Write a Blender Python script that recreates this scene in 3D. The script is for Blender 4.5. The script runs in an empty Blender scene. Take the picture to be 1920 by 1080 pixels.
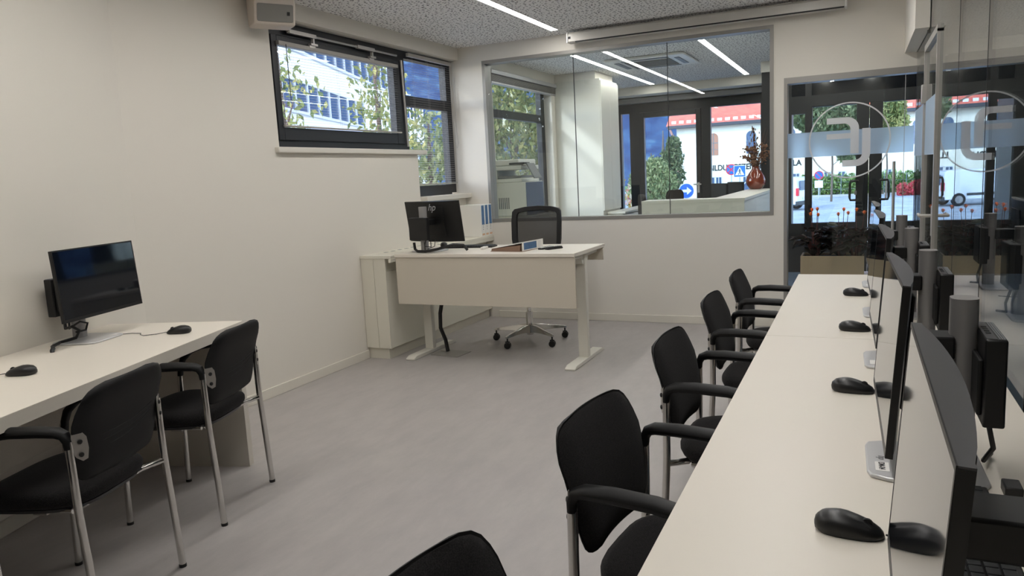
import bpy, bmesh, math, random
from mathutils import Vector, Matrix, Euler
S = bpy.context.scene
COL = S.collection
PI = math.pi
R_ = math.radians

# ------------------------------------------------------------------ materials
def lin(c):
    def f(v):
        v /= 255.0
        return v / 12.92 if v <= .04045 else ((v + .055) / 1.055) ** 2.4
    return (f(c[0]), f(c[1]), f(c[2]), 1.0)
MATS = {}
def nt(name):
    m = bpy.data.materials.new(name); m.use_nodes = True
    t = m.node_tree
    for n in list(t.nodes): t.nodes.remove(n)
    out = t.nodes.new('ShaderNodeOutputMaterial')
    return m, t, out
def mat(name, rgb, rough=.5, metal=0, spec=.5, noise=0, nscale=30, bump=0, bscale=200, coat=0, alpha=None, trans=0):
    m, t, out = nt(name)
    b = t.nodes.new('ShaderNodeBsdfPrincipled')
    c = lin(rgb)
    b.inputs['Base Color'].default_value = c
    b.inputs['Roughness'].default_value = rough
    b.inputs['Metallic'].default_value = metal
    b.inputs['Specular IOR Level'].default_value = spec
    b.inputs['Coat Weight'].default_value = coat
    if alpha is not None: b.inputs['Alpha'].default_value = alpha
    tc = t.nodes.new('ShaderNodeTexCoord')
    if noise:
        n = t.nodes.new('ShaderNodeTexNoise'); n.inputs['Scale'].default_value = nscale; n.inputs['Detail'].default_value = 5
        t.links.new(tc.outputs['Object'], n.inputs['Vector'])
        r = t.nodes.new('ShaderNodeMapRange'); r.inputs['To Min'].default_value = 1 - noise; r.inputs['To Max'].default_value = 1 + noise
        t.links.new(n.outputs['Fac'], r.inputs['Value'])
        x = t.nodes.new('ShaderNodeVectorMath'); x.operation = 'SCALE'; x.inputs[0].default_value = c[:3]
        t.links.new(r.outputs[0], x.inputs['Scale']); t.links.new(x.outputs[0], b.inputs['Base Color'])
    if bump:
        n = t.nodes.new('ShaderNodeTexNoise'); n.inputs['Scale'].default_value = bscale; n.inputs['Detail'].default_value = 3
        t.links.new(tc.outputs['Object'], n.inputs['Vector'])
        bp = t.nodes.new('ShaderNodeBump'); bp.inputs['Strength'].default_value = bump; bp.inputs['Distance'].default_value = .002
        t.links.new(n.outputs['Fac'], bp.inputs['Height']); t.links.new(bp.outputs[0], b.inputs['Normal'])
    t.links.new(b.outputs[0], out.inputs[0])
    MATS[name] = m
    return m
def emit(name, rgb, s):
    m, t, out = nt(name)
    e = t.nodes.new('ShaderNodeEmission'); e.inputs[0].default_value = lin(rgb); e.inputs[1].default_value = s
    t.links.new(e.outputs[0], out.inputs[0]); MATS[name] = m; return m
def glass(name, tint=(255, 255, 255), f0=.04):
    """thin pane: tinted transparency mixed with a mirror reflection by a Schlick term on |N.I|"""
    m, t, out = nt(name)
    tr = t.nodes.new('ShaderNodeBsdfTransparent'); tr.inputs[0].default_value = lin(tint)
    gl = t.nodes.new('ShaderNodeBsdfGlossy'); gl.inputs['Roughness'].default_value = 0
    geo = t.nodes.new('ShaderNodeNewGeometry')
    d = t.nodes.new('ShaderNodeVectorMath'); d.operation = 'DOT_PRODUCT'
    t.links.new(geo.outputs['Normal'], d.inputs[0]); t.links.new(geo.outputs['Incoming'], d.inputs[1])
    def mth(op, a, b=None):
        n = t.nodes.new('ShaderNodeMath'); n.operation = op
        for i, v in enumerate((a, b)):
            if v is None: continue
            if isinstance(v, (int, float)): n.inputs[i].default_value = v
            else: t.links.new(v, n.inputs[i])
        return n.outputs[0]
    a = mth('ABSOLUTE', d.outputs['Value'])
    p = mth('POWER', mth('SUBTRACT', 1.0, a), 5.0)
    f = mth('ADD', mth('MULTIPLY', p, 1 - f0), f0)
    mx = t.nodes.new('ShaderNodeMixShader')
    t.links.new(f, mx.inputs[0]); t.links.new(tr.outputs[0], mx.inputs[1]); t.links.new(gl.outputs[0], mx.inputs[2])
    t.links.new(mx.outputs[0], out.inputs[0]); MATS[name] = m; return m
def frosted(name, rgb, diff, rough=.55):
    """etched film: blurred transmission mixed with a matt surface"""
    m, t, out = nt(name)
    rf = t.nodes.new('ShaderNodeBsdfRefraction'); rf.inputs['Color'].default_value = lin(rgb); rf.inputs['Roughness'].default_value = rough; rf.inputs['IOR'].default_value = 1.08
    df = t.nodes.new('ShaderNodeBsdfDiffuse'); df.inputs[0].default_value = lin(rgb)
    a = t.nodes.new('ShaderNodeMixShader'); a.inputs[0].default_value = diff
    t.links.new(rf.outputs[0], a.inputs[1]); t.links.new(df.outputs[0], a.inputs[2])
    t.links.new(a.outputs[0], out.inputs[0]); MATS[name] = m; return m

def floor_mat():
    m, t, out = nt('vinyl_floor')
    b = t.nodes.new('ShaderNodeBsdfPrincipled'); tc = t.nodes.new('ShaderNodeTexCoord')
    n1 = t.nodes.new('ShaderNodeTexNoise'); n1.inputs['Scale'].default_value = 9; n1.inputs['Detail'].default_value = 8; n1.inputs['Roughness'].default_value = .7
    mp = t.nodes.new('ShaderNodeMapping'); mp.inputs['Scale'].default_value = (1, .35, 1)
    t.links.new(tc.outputs['Object'], mp.inputs[0]); t.links.new(mp.outputs[0], n1.inputs['Vector'])
    cr = t.nodes.new('ShaderNodeValToRGB')
    cr.color_ramp.elements[0].position = .3; cr.color_ramp.elements[0].color = lin((163, 158, 156))
    cr.color_ramp.elements[1].position = .72; cr.color_ramp.elements[1].color = lin((177, 172, 169))
    t.links.new(n1.outputs['Fac'], cr.inputs[0]); t.links.new(cr.outputs[0], b.inputs['Base Color'])
    b.inputs['Roughness'].default_value = .42; b.inputs['Specular IOR Level'].default_value = .35
    n2 = t.nodes.new('ShaderNodeTexNoise'); n2.inputs['Scale'].default_value = 160; t.links.new(tc.outputs['Object'], n2.inputs['Vector'])
    bp = t.nodes.new('ShaderNodeBump'); bp.inputs['Strength'].default_value = .12; bp.inputs['Distance'].default_value = .002
    t.links.new(n2.outputs['Fac'], bp.inputs['Height']); t.links.new(bp.outputs[0], b.inputs['Normal'])
    t.links.new(b.outputs[0], out.inputs[0]); MATS['floor'] = m
def ceiling_mat():
    """white gypsum board with scattered punched holes of several sizes"""
    m, t, out = nt('perforated_ceiling')
    b = t.nodes.new('ShaderNodeBsdfPrincipled'); tc = t.nodes.new('ShaderNodeTexCoord')
    b.inputs['Roughness'].default_value = .9
    sep = t.nodes.new('ShaderNodeSeparateXYZ'); t.links.new(tc.outputs['Object'], sep.inputs[0])
    cmb = t.nodes.new('ShaderNodeCombineXYZ'); t.links.new(sep.outputs[0], cmb.inputs[0]); t.links.new(sep.outputs[1], cmb.inputs[1])
    masks = []
    for sc, lo, hi in ((29, .12, .25), (52, .0, .13)):
        v = t.nodes.new('ShaderNodeTexVoronoi'); v.inputs['Scale'].default_value = sc; v.voronoi_dimensions = '2D'
        v.inputs['Randomness'].default_value = .85
        t.links.new(cmb.outputs[0], v.inputs['Vector'])
        s2 = t.nodes.new('ShaderNodeSeparateColor'); t.links.new(v.outputs['Color'], s2.inputs[0])
        r = t.nodes.new('ShaderNodeMapRange'); r.inputs['To Min'].default_value = lo; r.inputs['To Max'].default_value = hi
        t.links.new(s2.outputs[0], r.inputs['Value'])
        l = t.nodes.new('ShaderNodeMath'); l.operation = 'LESS_THAN'
        t.links.new(v.outputs['Distance'], l.inputs[0]); t.links.new(r.outputs[0], l.inputs[1])
        masks.append(l.outputs[0])
    mx = t.nodes.new('ShaderNodeMath'); mx.operation = 'MAXIMUM'
    t.links.new(masks[0], mx.inputs[0]); t.links.new(masks[1], mx.inputs[1])
    c = t.nodes.new('ShaderNodeMix'); c.data_type = 'RGBA'
    c.inputs[6].default_value = lin((232, 230, 228)); c.inputs[7].default_value = lin((40, 40, 42))
    t.links.new(mx.outputs[0], c.inputs[0]); t.links.new(c.outputs[2], b.inputs['Base Color'])
    t.links.new(b.outputs[0], out.inputs[0]); MATS['ceiling'] = m
def fabric(name, a, bcol):
    m, t, out = nt(name)
    b = t.nodes.new('ShaderNodeBsdfPrincipled'); tc = t.nodes.new('ShaderNodeTexCoord')
    n = t.nodes.new('ShaderNodeTexNoise'); n.inputs['Scale'].default_value = 420; n.inputs['Detail'].default_value = 2
    t.links.new(tc.outputs['Object'], n.inputs['Vector'])
    cr = t.nodes.new('ShaderNodeValToRGB'); cr.color_ramp.elements[0].position = .35; cr.color_ramp.elements[1].position = .7
    cr.color_ramp.elements[0].color = lin(a); cr.color_ramp.elements[1].color = lin(bcol)
    t.links.new(n.outputs['Fac'], cr.inputs[0]); t.links.new(cr.outputs[0], b.inputs['Base Color'])
    b.inputs['Roughness'].default_value = .95; b.inputs['Sheen Weight'].default_value = .03; b.inputs['Specular IOR Level'].default_value = .2
    bp = t.nodes.new('ShaderNodeBump'); bp.inputs['Strength'].default_value = .3; bp.inputs['Distance'].default_value = .001
    t.links.new(n.outputs['Fac'], bp.inputs['Height']); t.links.new(bp.outputs[0], b.inputs['Normal'])
    t.links.new(b.outputs[0], out.inputs[0]); MATS[name] = m
def foliage(name, cols, scale=3, rough=.6):
    m, t, out = nt(name)
    b = t.nodes.new('ShaderNodeBsdfPrincipled'); geo = t.nodes.new('ShaderNodeNewGeometry')
    cr = t.nodes.new('ShaderNodeValToRGB')
    el = cr.color_ramp.elements
    while len(el) < len(cols): el.new(.5)
    for i, c in enumerate(cols):
        el[i].position = i / max(1, len(cols) - 1); el[i].color = lin(c)
    t.links.new(geo.outputs['Random Per Island'], cr.inputs[0]); t.links.new(cr.outputs[0], b.inputs['Base Color'])
    b.inputs['Roughness'].default_value = rough; b.inputs['Specular IOR Level'].default_value = .2
    tl = t.nodes.new('ShaderNodeBsdfTranslucent'); t.links.new(cr.outputs[0], tl.inputs[0])
    mx = t.nodes.new('ShaderNodeMixShader'); mx.inputs[0].default_value = .35
    t.links.new(b.outputs[0], mx.inputs[1]); t.links.new(tl.outputs[0], mx.inputs[2])
    t.links.new(mx.outputs[0], out.inputs[0]); MATS[name] = m
def ramp_noise(name, cols, scale, rough=.9, detail=8, stretch=(1, 1, 1)):
    m, t, out = nt(name)
    b = t.nodes.new('ShaderNodeBsdfPrincipled'); tc = t.nodes.new('ShaderNodeTexCoord')
    mp = t.nodes.new('ShaderNodeMapping'); mp.inputs['Scale'].default_value = stretch
    n = t.nodes.new('ShaderNodeTexNoise'); n.inputs['Scale'].default_value = scale; n.inputs['Detail'].default_value = detail; n.inputs['Roughness'].default_value = .65
    t.links.new(tc.outputs['Object'], mp.inputs[0]); t.links.new(mp.outputs[0], n.inputs['Vector'])
    cr = t.nodes.new('ShaderNodeValToRGB'); el = cr.color_ramp.elements
    while len(el) < len(cols): el.new(.5)
    for i, c in enumerate(cols):
        el[i].position = .3 + .4 * i / max(1, len(cols) - 1); el[i].color = lin(c)
    t.links.new(n.outputs['Fac'], cr.inputs[0]); t.links.new(cr.outputs[0], b.inputs['Base Color'])
    b.inputs['Roughness'].default_value = rough; b.inputs['Specular IOR Level'].default_value = .2
    t.links.new(b.outputs[0], out.inputs[0]); MATS[name] = m
def tile_mat():
    m, t, out = nt('clay_roof')
    b = t.nodes.new('ShaderNodeBsdfPrincipled'); tc = t.nodes.new('ShaderNodeTexCoord')
    br = t.nodes.new('ShaderNodeTexBrick'); br.inputs['Scale'].default_value = 2.2
    br.inputs['Color1'].default_value = lin((240, 128, 100)); br.inputs['Color2'].default_value = lin((222, 104, 84)); br.inputs['Mortar'].default_value = lin((176, 80, 66))
    t.links.new(tc.outputs['Object'], br.inputs['Vector']); t.links.new(br.outputs[0], b.inputs['Base Color'])
    b.inputs['Roughness'].default_value = .8
    t.links.new(b.outputs[0], out.inputs[0]); MATS['rooftile'] = m
def mesh_mat():
    m, t, out = nt('chair_mesh')
    tr = t.nodes.new('ShaderNodeBsdfTransparent')
    d = t.nodes.new('ShaderNodeBsdfPrincipled'); d.inputs['Base Color'].default_value = lin((28, 28, 28)); d.inputs['Roughness'].default_value = .8
    mx = t.nodes.new('ShaderNodeMixShader'); mx.inputs[0].default_value = .86
    t.links.new(tr.outputs[0], mx.inputs[1]); t.links.new(d.outputs[0], mx.inputs[2]); t.links.new(mx.outputs[0], out.inputs[0]); MATS['netting'] = m

mat('wall', (226, 221, 211), .85, noise=.012, nscale=2, bump=.08, bscale=260)
mat('trim', (222, 217, 205), .5)
mat('sill', (218, 213, 203), .45)
mat('laminate', (226, 219, 207), .38, spec=.4, noise=.01, nscale=3)
mat('laminate_edge', (205, 199, 188), .45)
mat('cabinet', (222, 218, 204), .42)
mat('panel_white', (206, 198, 183), .45)
mat('steel_white', (222, 219, 208), .4)
mat('frame_grey', (150, 147, 142), .4, metal=.3)
mat('alu', (190, 187, 182), .35, metal=.6)
mat('frame_dark', (30, 32, 37), .4)
mat('frame_black', (16, 18, 22), .45)
mat('black_plastic', (17, 17, 18), .42)
mat('black_matte', (13, 13, 13), .7)
mat('arm_black', (12, 12, 13), .5, spec=.3)
mat('shell', (14, 14, 15), .55, spec=.25)
mat('chrome', (215, 213, 210), .13, metal=1)
mat('plate', (176, 172, 166), .35, metal=.7)
mat('silver', (150, 148, 147), .42, metal=.25)
mat('silver_light', (196, 196, 197), .35, metal=.4)
mat('housing', (84, 84, 86), .36, metal=.35)
mat('housing_black', (14, 14, 15), .4)
mat('screen', (13, 18, 26), .045, spec=.3)
mat('mouse', (18, 18, 19), .38)
mat('white_plastic', (228, 226, 220), .4)
mat('paper', (238, 236, 230), .7)
mat('cardboard', (150, 122, 104), .8)
mat('binder_blue', (74, 110, 150), .5, noise=.35, nscale=25)
mat('peach', (222, 184, 150), .6)
mat('speaker_body', (196, 186, 176), .55)
mat('grille', (128, 126, 122), .6, bump=.6, bscale=900)
mat('casing', (196, 192, 184), .35)
mat('ink', (20, 20, 22), .6)
mat('grey_ink', (95, 95, 97), .6)
mat('label_white', (232, 230, 226), .6)
mat('logo_grey', (190, 190, 190), .4)
mat('slat', (176, 172, 166), .45)
mat('printer_light', (214, 216, 210), .5)
mat('printer_grey', (120, 124, 126), .5)
mat('printer_blue', (74, 90, 116), .5)
mat('counter', (216, 214, 204), .4)
mat('vase', (118, 48, 28), .12, spec=.6, coat=.6, noise=.1, nscale=8)
mat('dry_flower', (120, 84, 62), .9, noise=.3, nscale=60)
mat('dry_stem', (96, 66, 52), .9)
mat('planter', (196, 170, 138), .6)
mat('soil', (50, 40, 32), .95)
mat('plant_stem', (104, 58, 56), .7)
mat('flower_orange', (238, 118, 48), .6)
mat('sign_blue', (20, 96, 200), .4)
mat('sign_white', (240, 240, 240), .4)
mat('sign_red', (200, 40, 50), .4)
mat('sign_black', (20, 20, 22), .4)
mat('pole', (176, 182, 190), .5, metal=.2)
mat('facade', (238, 232, 214), .9, noise=.02, nscale=.6)
mat('office_facade', (246, 247, 247), .8, noise=.02, nscale=.6)
mat('window_glass', (74, 92, 118), .12, spec=.6)
mat('window_wood', (172, 118, 92), .7)
mat('gutter', (58, 56, 60), .6)
mat('downpipe', (190, 140, 128), .6)
mat('van_white', (232, 236, 240), .3, coat=.4)
mat('tyre', (24, 24, 26), .8)
mat('tail_red', (214, 40, 58), .3)
mat('bark', (104, 88, 76), .9, noise=.2, nscale=12)
mat('kerb', (176, 174, 168), .9)
mat('fence_grey', (110, 118, 120), .6)
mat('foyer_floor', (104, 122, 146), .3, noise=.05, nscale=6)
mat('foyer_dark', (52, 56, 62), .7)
mat('curtain', (66, 58, 58), .9)
mat('dark_glass', (20, 23, 28), .1, spec=.5)
mat('remote_light', (196, 196, 192), .5)
mat('keys', (36, 38, 40), .55)
mat('phone_grey', (52, 56, 58), .5)
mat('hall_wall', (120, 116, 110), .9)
mat('gasket', (40, 40, 40), .6)
mat('glass_edge', (112, 134, 124), .3)
mat('screw', (22, 22, 22), .4)
mat('rail_white', (225, 228, 232), .5)
emit('strip', (255, 252, 248), 36.0)
emit('strip_reception', (255, 252, 248), 21.0)
glass('glass_in', (250, 253, 251))
glass('glass_out', (222, 234, 249))
glass('glass_left', (238, 243, 250))
frosted('frost_band', (224, 240, 255), .45, .35)
frosted('frost_logo', (250, 249, 249), .62)
floor_mat(); ceiling_mat(); mesh_mat(); tile_mat()
fabric('seat_fabric', (19, 18, 19), (42, 40, 40))
foliage('leaf_green', [(96, 112, 72), (146, 154, 98), (198, 196, 140)])
foliage('leaf_birch', [(92, 108, 66), (140, 146, 88), (196, 186, 120)])
foliage('leaf_dark', [(66, 80, 56), (98, 112, 74), (146, 150, 104)])
foliage('leaf_hedge', [(70, 104, 50), (120, 150, 80), (190, 206, 140)])
foliage('leaf_red', [(208, 70, 84), (236, 110, 112), (120, 110, 70)])
foliage('leaf_bed', [(110, 130, 60), (232, 180, 60), (226, 120, 140), (240, 214, 180), (150, 150, 70)])
foliage('leaf_plant', [(26, 22, 20), (40, 30, 28), (34, 40, 28)], rough=.35)
ramp_noise('forest_haze', [(30, 44, 72), (40, 58, 92), (58, 82, 112), (92, 120, 132)], .11, detail=10, stretch=(1, 1, .5))  # blue of the distance haze is put into the forest colour
ramp_noise('asphalt', [(150, 156, 160), (176, 182, 186), (196, 200, 202)], 1.2)
ramp_noise('grass', [(84, 110, 58), (120, 142, 80)], 1.5)

# ------------------------------------------------------------------ mesh builder
class MB:
    def __init__(s): s.v = []; s.f = []
    def add(s, vs, fs):
        o = len(s.v); s.v += [tuple(v) for v in vs]; s.f += [tuple(i + o for i in f) for f in fs]; return s
    def box(s, x0, x1, y0, y1, z0, z1, M=None):
        vs = [Vector((x, y, z)) for z in (z0, z1) for y in (y0, y1) for x in (x0, x1)]
        if M is not None: vs = [M @ v for v in vs]
        return s.add(vs, [(0, 2, 3, 1), (4, 5, 7, 6), (0, 1, 5, 4), (2, 6, 7, 3), (0, 4, 6, 2), (1, 3, 7, 5)])
    def cbox(s, c, d, M=None):
        return s.box(c[0] - d[0] / 2, c[0] + d[0] / 2, c[1] - d[1] / 2, c[1] + d[1] / 2, c[2] - d[2] / 2, c[2] + d[2] / 2, M)
    def prism(s, poly, a, b, fn):
        """poly: 2D outline; fn(u, v, w) -> 3D; extruded over w in [a, b]"""
        n = len(poly)
        vs = [fn(u, v, a) for u, v in poly] + [fn(u, v, b) for u, v in poly]
        fs = [tuple(range(n))[::-1], tuple(range(n, 2 * n))] + [(i, (i + 1) % n, n + (i + 1) % n, n + i) for i in range(n)]
        return s.add(vs, fs)
    def tube(s, pts, r, n=10, flat=1.0, cap=True, up=(0, 0, 1)):
        P = [Vector(p) for p in pts]; rings = []
        prev = None
        for i, p in enumerate(P):
            d = (P[min(i + 1, len(P) - 1)] - P[max(i - 1, 0)]).normalized()
            if prev is None:
                u = Vector(up)
                if abs(d.dot(u)) > .95: u = Vector((1, 0, 0)) if abs(d.x) < .9 else Vector((0, 1, 0))
                a = d.cross(u).normalized()
            else:
                a = (prev - d * prev.dot(d)).normalized()
            prev = a
            b = a.cross(d).normalized()
            rr = r[i] if isinstance(r, (list, tuple)) else r
            rings.append([p + a * (rr * math.cos(t)) + b * (rr * flat * math.sin(t)) for t in [2 * PI * k / n for k in range(n)]])
        vs = [v for g in rings for v in g]; fs = []
        for i in range(len(P) - 1):
            for k in range(n):
                fs.append((i * n + k, i * n + (k + 1) % n, (i + 1) * n + (k + 1) % n, (i + 1) * n + k))
        if cap:
            fs.append(tuple(range(n))[::-1]); fs.append(tuple((len(P) - 1) * n + k for k in range(n)))
        return s.add(vs, fs)
    def lathe(s, prof, c=(0, 0, 0), n=20, M=None):
        vs = []; fs = []
        for r, z in prof:
            for k in range(n):
                t = 2 * PI * k / n
                v = Vector((r * math.cos(t), r * math.sin(t), z))
                if M is not None: v = M @ v
                vs.append(v + Vector(c))
        m = len(prof)
        for i in range(m - 1):
            for k in range(n):
                fs.append((i * n + k, i * n + (k + 1) % n, (i + 1) * n + (k + 1) % n, (i + 1) * n + k))
        fs.append(tuple(range(n))[::-1]); fs.append(tuple((m - 1) * n + k for k in range(n)))
        return s.add(vs, fs)
    def build(s, name, m, parent=None, bevel=0, smooth=35, seg=2, recalc=True):
        me = bpy.data.meshes.new(name); me.from_pydata([tuple(v) for v in s.v], [], s.f); me.update()
        if recalc:
            bm = bmesh.new(); bm.from_mesh(me); bmesh.ops.recalc_face_normals(bm, faces=bm.faces); bm.to_mesh(me); bm.free()
        if smooth:
            me.polygons.foreach_set('use_smooth', [True] * len(me.polygons)); me.set_sharp_from_angle(angle=R_(smooth))
        me.materials.append(MATS[m] if isinstance(m, str) else m)
        o = bpy.data.objects.new(name, me); COL.objects.link(o)
        if parent: o.parent = parent
        if bevel:
            b = o.modifiers.new('edge', 'BEVEL'); b.width = bevel; b.segments = seg; b.limit_method = 'ANGLE'; b.angle_limit = R_(40)
        return o
def B(name, m, x0, x1, y0, y1, z0, z1, parent=None, bevel=0):
    return MB().box(x0, x1, y0, y1, z0, z1).build(name, m, parent, bevel)
def tag(o, label=None, cat=None, group=None, kind=None):
    if label: o['label'] = label
    if cat: o['category'] = cat
    if group: o['group'] = group
    if kind: o['kind'] = kind
    return o
def thing(name, label, cat, loc=(0, 0, 0), rz=0, group=None):
    o = bpy.data.objects.new(name, None); COL.objects.link(o); o.empty_display_size = .1
    o.location = loc; o.rotation_euler = (0, 0, rz)
    return tag(o, label, cat, group)
def struct(o, label=None):
    o['kind'] = 'structure'
    if label: o['label'] = label
    return o
def sroot(name, label=None, loc=(0, 0, 0)):
    o = bpy.data.objects.new(name, None); COL.objects.link(o); o.location = loc; o['kind'] = 'structure'
    if label: o['label'] = label
    return o
def copy_tree(o, parent=None):
    c = o.copy(); COL.objects.link(c)
    if parent is not None:
        c.parent = parent
    for ch in list(o.children): copy_tree(ch, c)
    return c
def text(name, body, size, m, loc, rot, parent=None, ext=.002, align='LEFT', bold=0, shear=0, width=1.0):
    c = bpy.data.curves.new(name, 'FONT'); c.body = body; c.size = size; c.extrude = ext; c.align_x = align; c.offset = bold; c.shear = shear
    c.materials.append(MATS[m])
    o = bpy.data.objects.new(name, c); COL.objects.link(o); o.location = loc; o.rotation_euler = rot
    bpy.context.view_layer.update()
    me = bpy.data.meshes.new_from_object(o.evaluated_get(bpy.context.evaluated_depsgraph_get()))
    bpy.data.objects.remove(o); o = bpy.data.objects.new(name, me); COL.objects.link(o); o.location = loc; o.rotation_euler = rot
    o.scale = (width, 1, 1)
    if parent: o.parent = parent
    return o
def rrect(w, h, r, n=5):
    pts = []
    for cx, cy, a0 in ((w / 2 - r, h / 2 - r, 0), (-w / 2 + r, h / 2 - r, PI / 2), (-w / 2 + r, -h / 2 + r, PI), (w / 2 - r, -h / 2 + r, 1.5 * PI)):
        for i in range(n + 1):
            a = a0 + PI / 2 * i / n
            pts.append((cx + r * math.cos(a), cy + r * math.sin(a)))
    return pts
XY = lambda u, v, w: (u, v, w)
XZ = lambda u, v, w: (u, w, v)
YZ = lambda u, v, w: (w, u, v)

# ------------------------------------------------------------------ camera
f_px, rv = 1407.43256, (0.15456802, 0.43170385, -0.01856766)
a_ = math.sqrt(sum(v * v for v in rv)); k_ = Vector([v / a_ for v in rv])
Rw = Matrix.Rotation(a_, 3, k_) @ Matrix(((1, 0, 0), (0, 0, -1), (0, 1, 0)))
Mc = (Rw.transposed() @ Matrix(((1, 0, 0), (0, -1, 0), (0, 0, -1)))).to_4x4()
cam_d = bpy.data.cameras.new('camera'); cam = bpy.data.objects.new('camera', cam_d); COL.objects.link(cam)
cam_d.sensor_width = 36; cam_d.lens = f_px * 36 / 1920; cam_d.clip_start = .02; cam_d.clip_end = 3000
Mc.translation = Vector((0, 0, 1.38)); cam.matrix_world = Mc
S.camera = cam

# ------------------------------------------------------------------ room shell
XL, YB, XG, ZC = -3.575, 6.69, .392, 2.65
YR = -2.6
bend = Vector((XL, 2.86, 0)); aw = R_(17.0); dA = Vector((math.sin(aw), -math.cos(aw), 0)); nA = Vector((-dA.y, dA.x, 0)) * -1   # dA runs from the bend towards the viewer
if nA.x > 0: nA = -nA                                              # nA points out of the room
struct(B('floor', 'floor', -4.3, XG + .02, YR - .3, 12.3, -.2, 0))
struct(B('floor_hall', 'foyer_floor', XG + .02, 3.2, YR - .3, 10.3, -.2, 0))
ff = struct(B('floor_entrance', 'foyer_floor', -.9, XG + .02, YB + .02, 10.3, -.02, .004))
struct(B('ceiling', 'ceiling', -3.95, XG + .1, YR - .3, YB + .06, ZC, ZC + .25))
struct(B('ceiling_reception', 'ceiling', -3.95, 3.2, YB + .06, 11.5, ZC, ZC + .25))
struct(B('ceiling_soffit', 'wall', -3.95, -1.13, 11.5, 12.3, 2.53, ZC + .25))
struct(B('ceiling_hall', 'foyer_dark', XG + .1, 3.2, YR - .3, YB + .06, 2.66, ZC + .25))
# left wall with its L-shaped window opening
XO = XL - .19
w = MB()
w.box(XO, XL, 2.6, 4.055, 0, ZC); w.box(XO, XL, 4.055, 12.3, 2.535, ZC)
w.box(XO, XL, 4.055, 5.825, 0, 1.655); w.box(XO, XL, 5.825, YB, 0, 1.245)
struct(w.build('wall_left', 'wall', smooth=0))
w = MB(); w.box(XO, XL, YB + .001, 7.42, 0, 2.534); w.box(XO, XL, 7.42, 9.14, 0, .9); w.box(XO, XL, 9.14, 12.3, 0, 2.534)
struct(w.build('wall_reception', 'wall', smooth=0))
# angled wall behind the desk by the left
Lw = 5.75
p0 = bend; p1 = bend + dA * Lw; p2 = p1 + nA * .3; p3 = p0 + nA * .3
struct(MB().prism([(p.x, p.y) for p in (p0, p1, p2, p3)], 0, ZC, XY).build('wall_left_near', 'wall', smooth=0))
q0 = p0 - nA * .014; q1 = p1 - nA * .014
struct(MB().prism([(p.x, p.y) for p in (p0 - dA * .0, p1, q1, q0)], 0, .068, XY).build('baseboard_left_near', 'trim', bevel=.003))
struct(B('baseboard_left', 'trim', XL, XL + .014, 2.86, 4.868, 0, .068, bevel=.003))
struct(B('baseboard_back', 'trim', -3.27, -.66, YB - .014, YB, 0, .068, bevel=.003))
# back wall with the glazed openings
w = MB()
w.box(XO + .05, -3.32, YB, YB + .12, 0, ZC); w.box(-3.32, -.652, YB, YB + .12, 0, .955); w.box(-3.32, -.652, YB, YB + .12, 2.503, ZC)
w.box(-.652, -.572, YB, YB + .12, 0, ZC); w.box(-.572, XG + .02, YB, YB + .12, 2.07, ZC)
struct(w.build('wall_back', 'wall', smooth=0))
struct(B('wall_rear', 'wall', -2.2, XG, YR - .15, YR, 0, ZC))
# shaft boxing in the corner above the glass wall
struct(B('trim_1', 'wall', .302, .383, 5.49, YB, 2.17, ZC), 'white boxed duct in the ceiling corner above the glass wall')

# ------------------------------------------------------------------ interior window in the back wall
w1 = sroot('window_1', 'grey framed interior window looking into the reception room')
fr = MB(); X0, X1, Z0, Z1 = -3.32, -.652, .955, 2.503; t_ = .03
for a in ((X0, X0 + t_, Z0, Z1), (X1 - t_, X1, Z0, Z1), (X0 + t_, X1 - t_, Z1 - t_, Z1), (X0 + t_, X1 - t_, Z0, Z0 + t_)):
    fr.box(a[0], a[1], YB - .004, YB + .13, a[2], a[3])
fr.build('frame', 'frame_grey', w1, smooth=0)
GX = [-3.29, -2.409, -1.54, -.682]
for i in range(3):
    B('pane', 'glass_in', GX[i] + .002, GX[i + 1] - .002, YB + .055, YB + .065, Z0 + t_, Z1 - t_, w1)
for x in GX[1:3]:
    B('joint', 'gasket', x - .002, x + .002, YB + .053, YB + .067, Z0 + t_, Z1 - t_, w1)

# ------------------------------------------------------------------ back glazing with the frosted logo
d1 = sroot('door_1', 'clear glass door with frosted band and round logo in the back wall')
fr = MB(); fr.box(-.572, -.545, YB - .004, YB + .13, 0, 2.07); fr.box(-.545, XG, YB - .004, YB + .13, 2.022, 2.07)
fr.build('frame', 'frame_grey', d1, smooth=0)
yg = YB + .03
B('pane', 'glass_in', -.545, .312, yg, yg + .01, .004, 2.02, d1)
B('pane', 'glass_in', .316, XG - .012, yg, yg + .01, .004, 2.02, d1)
B('joint', 'silver_light', .312, .316, yg - .002, yg + .012, .004, 2.02, d1)
hb = MB().tube([(.245, yg - .045, .75), (.245, yg - .045, 1.355)], .011, 12)
for z in (.85, 1.25): hb.tube([(.245, yg - .045, z), (.245, yg, z)], .008, 8)
hb.build('handle', 'alu', d1)
yv = yg - .003
MB().box(-.545, XG - .012, yv + .0015, yv + .0025, 1.422, 1.622).build('frosted_band', 'frost_band', d1, smooth=0)
cx, cz, rr = -.08, 1.54, .296
ring = []
rg = MB(); n = 72
vs = []
for k in range(n):
    t = 2 * PI * k / n
    for r in (rr - .0055, rr + .0055): vs += [(cx + r * math.cos(t), yv, cz + r * math.sin(t)), (cx + r * math.cos(t), yv + .001, cz + r * math.sin(t))]
fs = []
for k in range(n):
    a, b = 4 * k, 4 * ((k + 1) % n)
    fs += [(a, b, b + 2, a + 2), (a + 1, a + 3, b + 3, b + 1), (a, a + 1, b + 1, b), (a + 2, b + 2, b + 3, a + 3)]
rg.add(vs, fs).build('logo_ring', 'frost_logo', d1, smooth=0)
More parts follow.
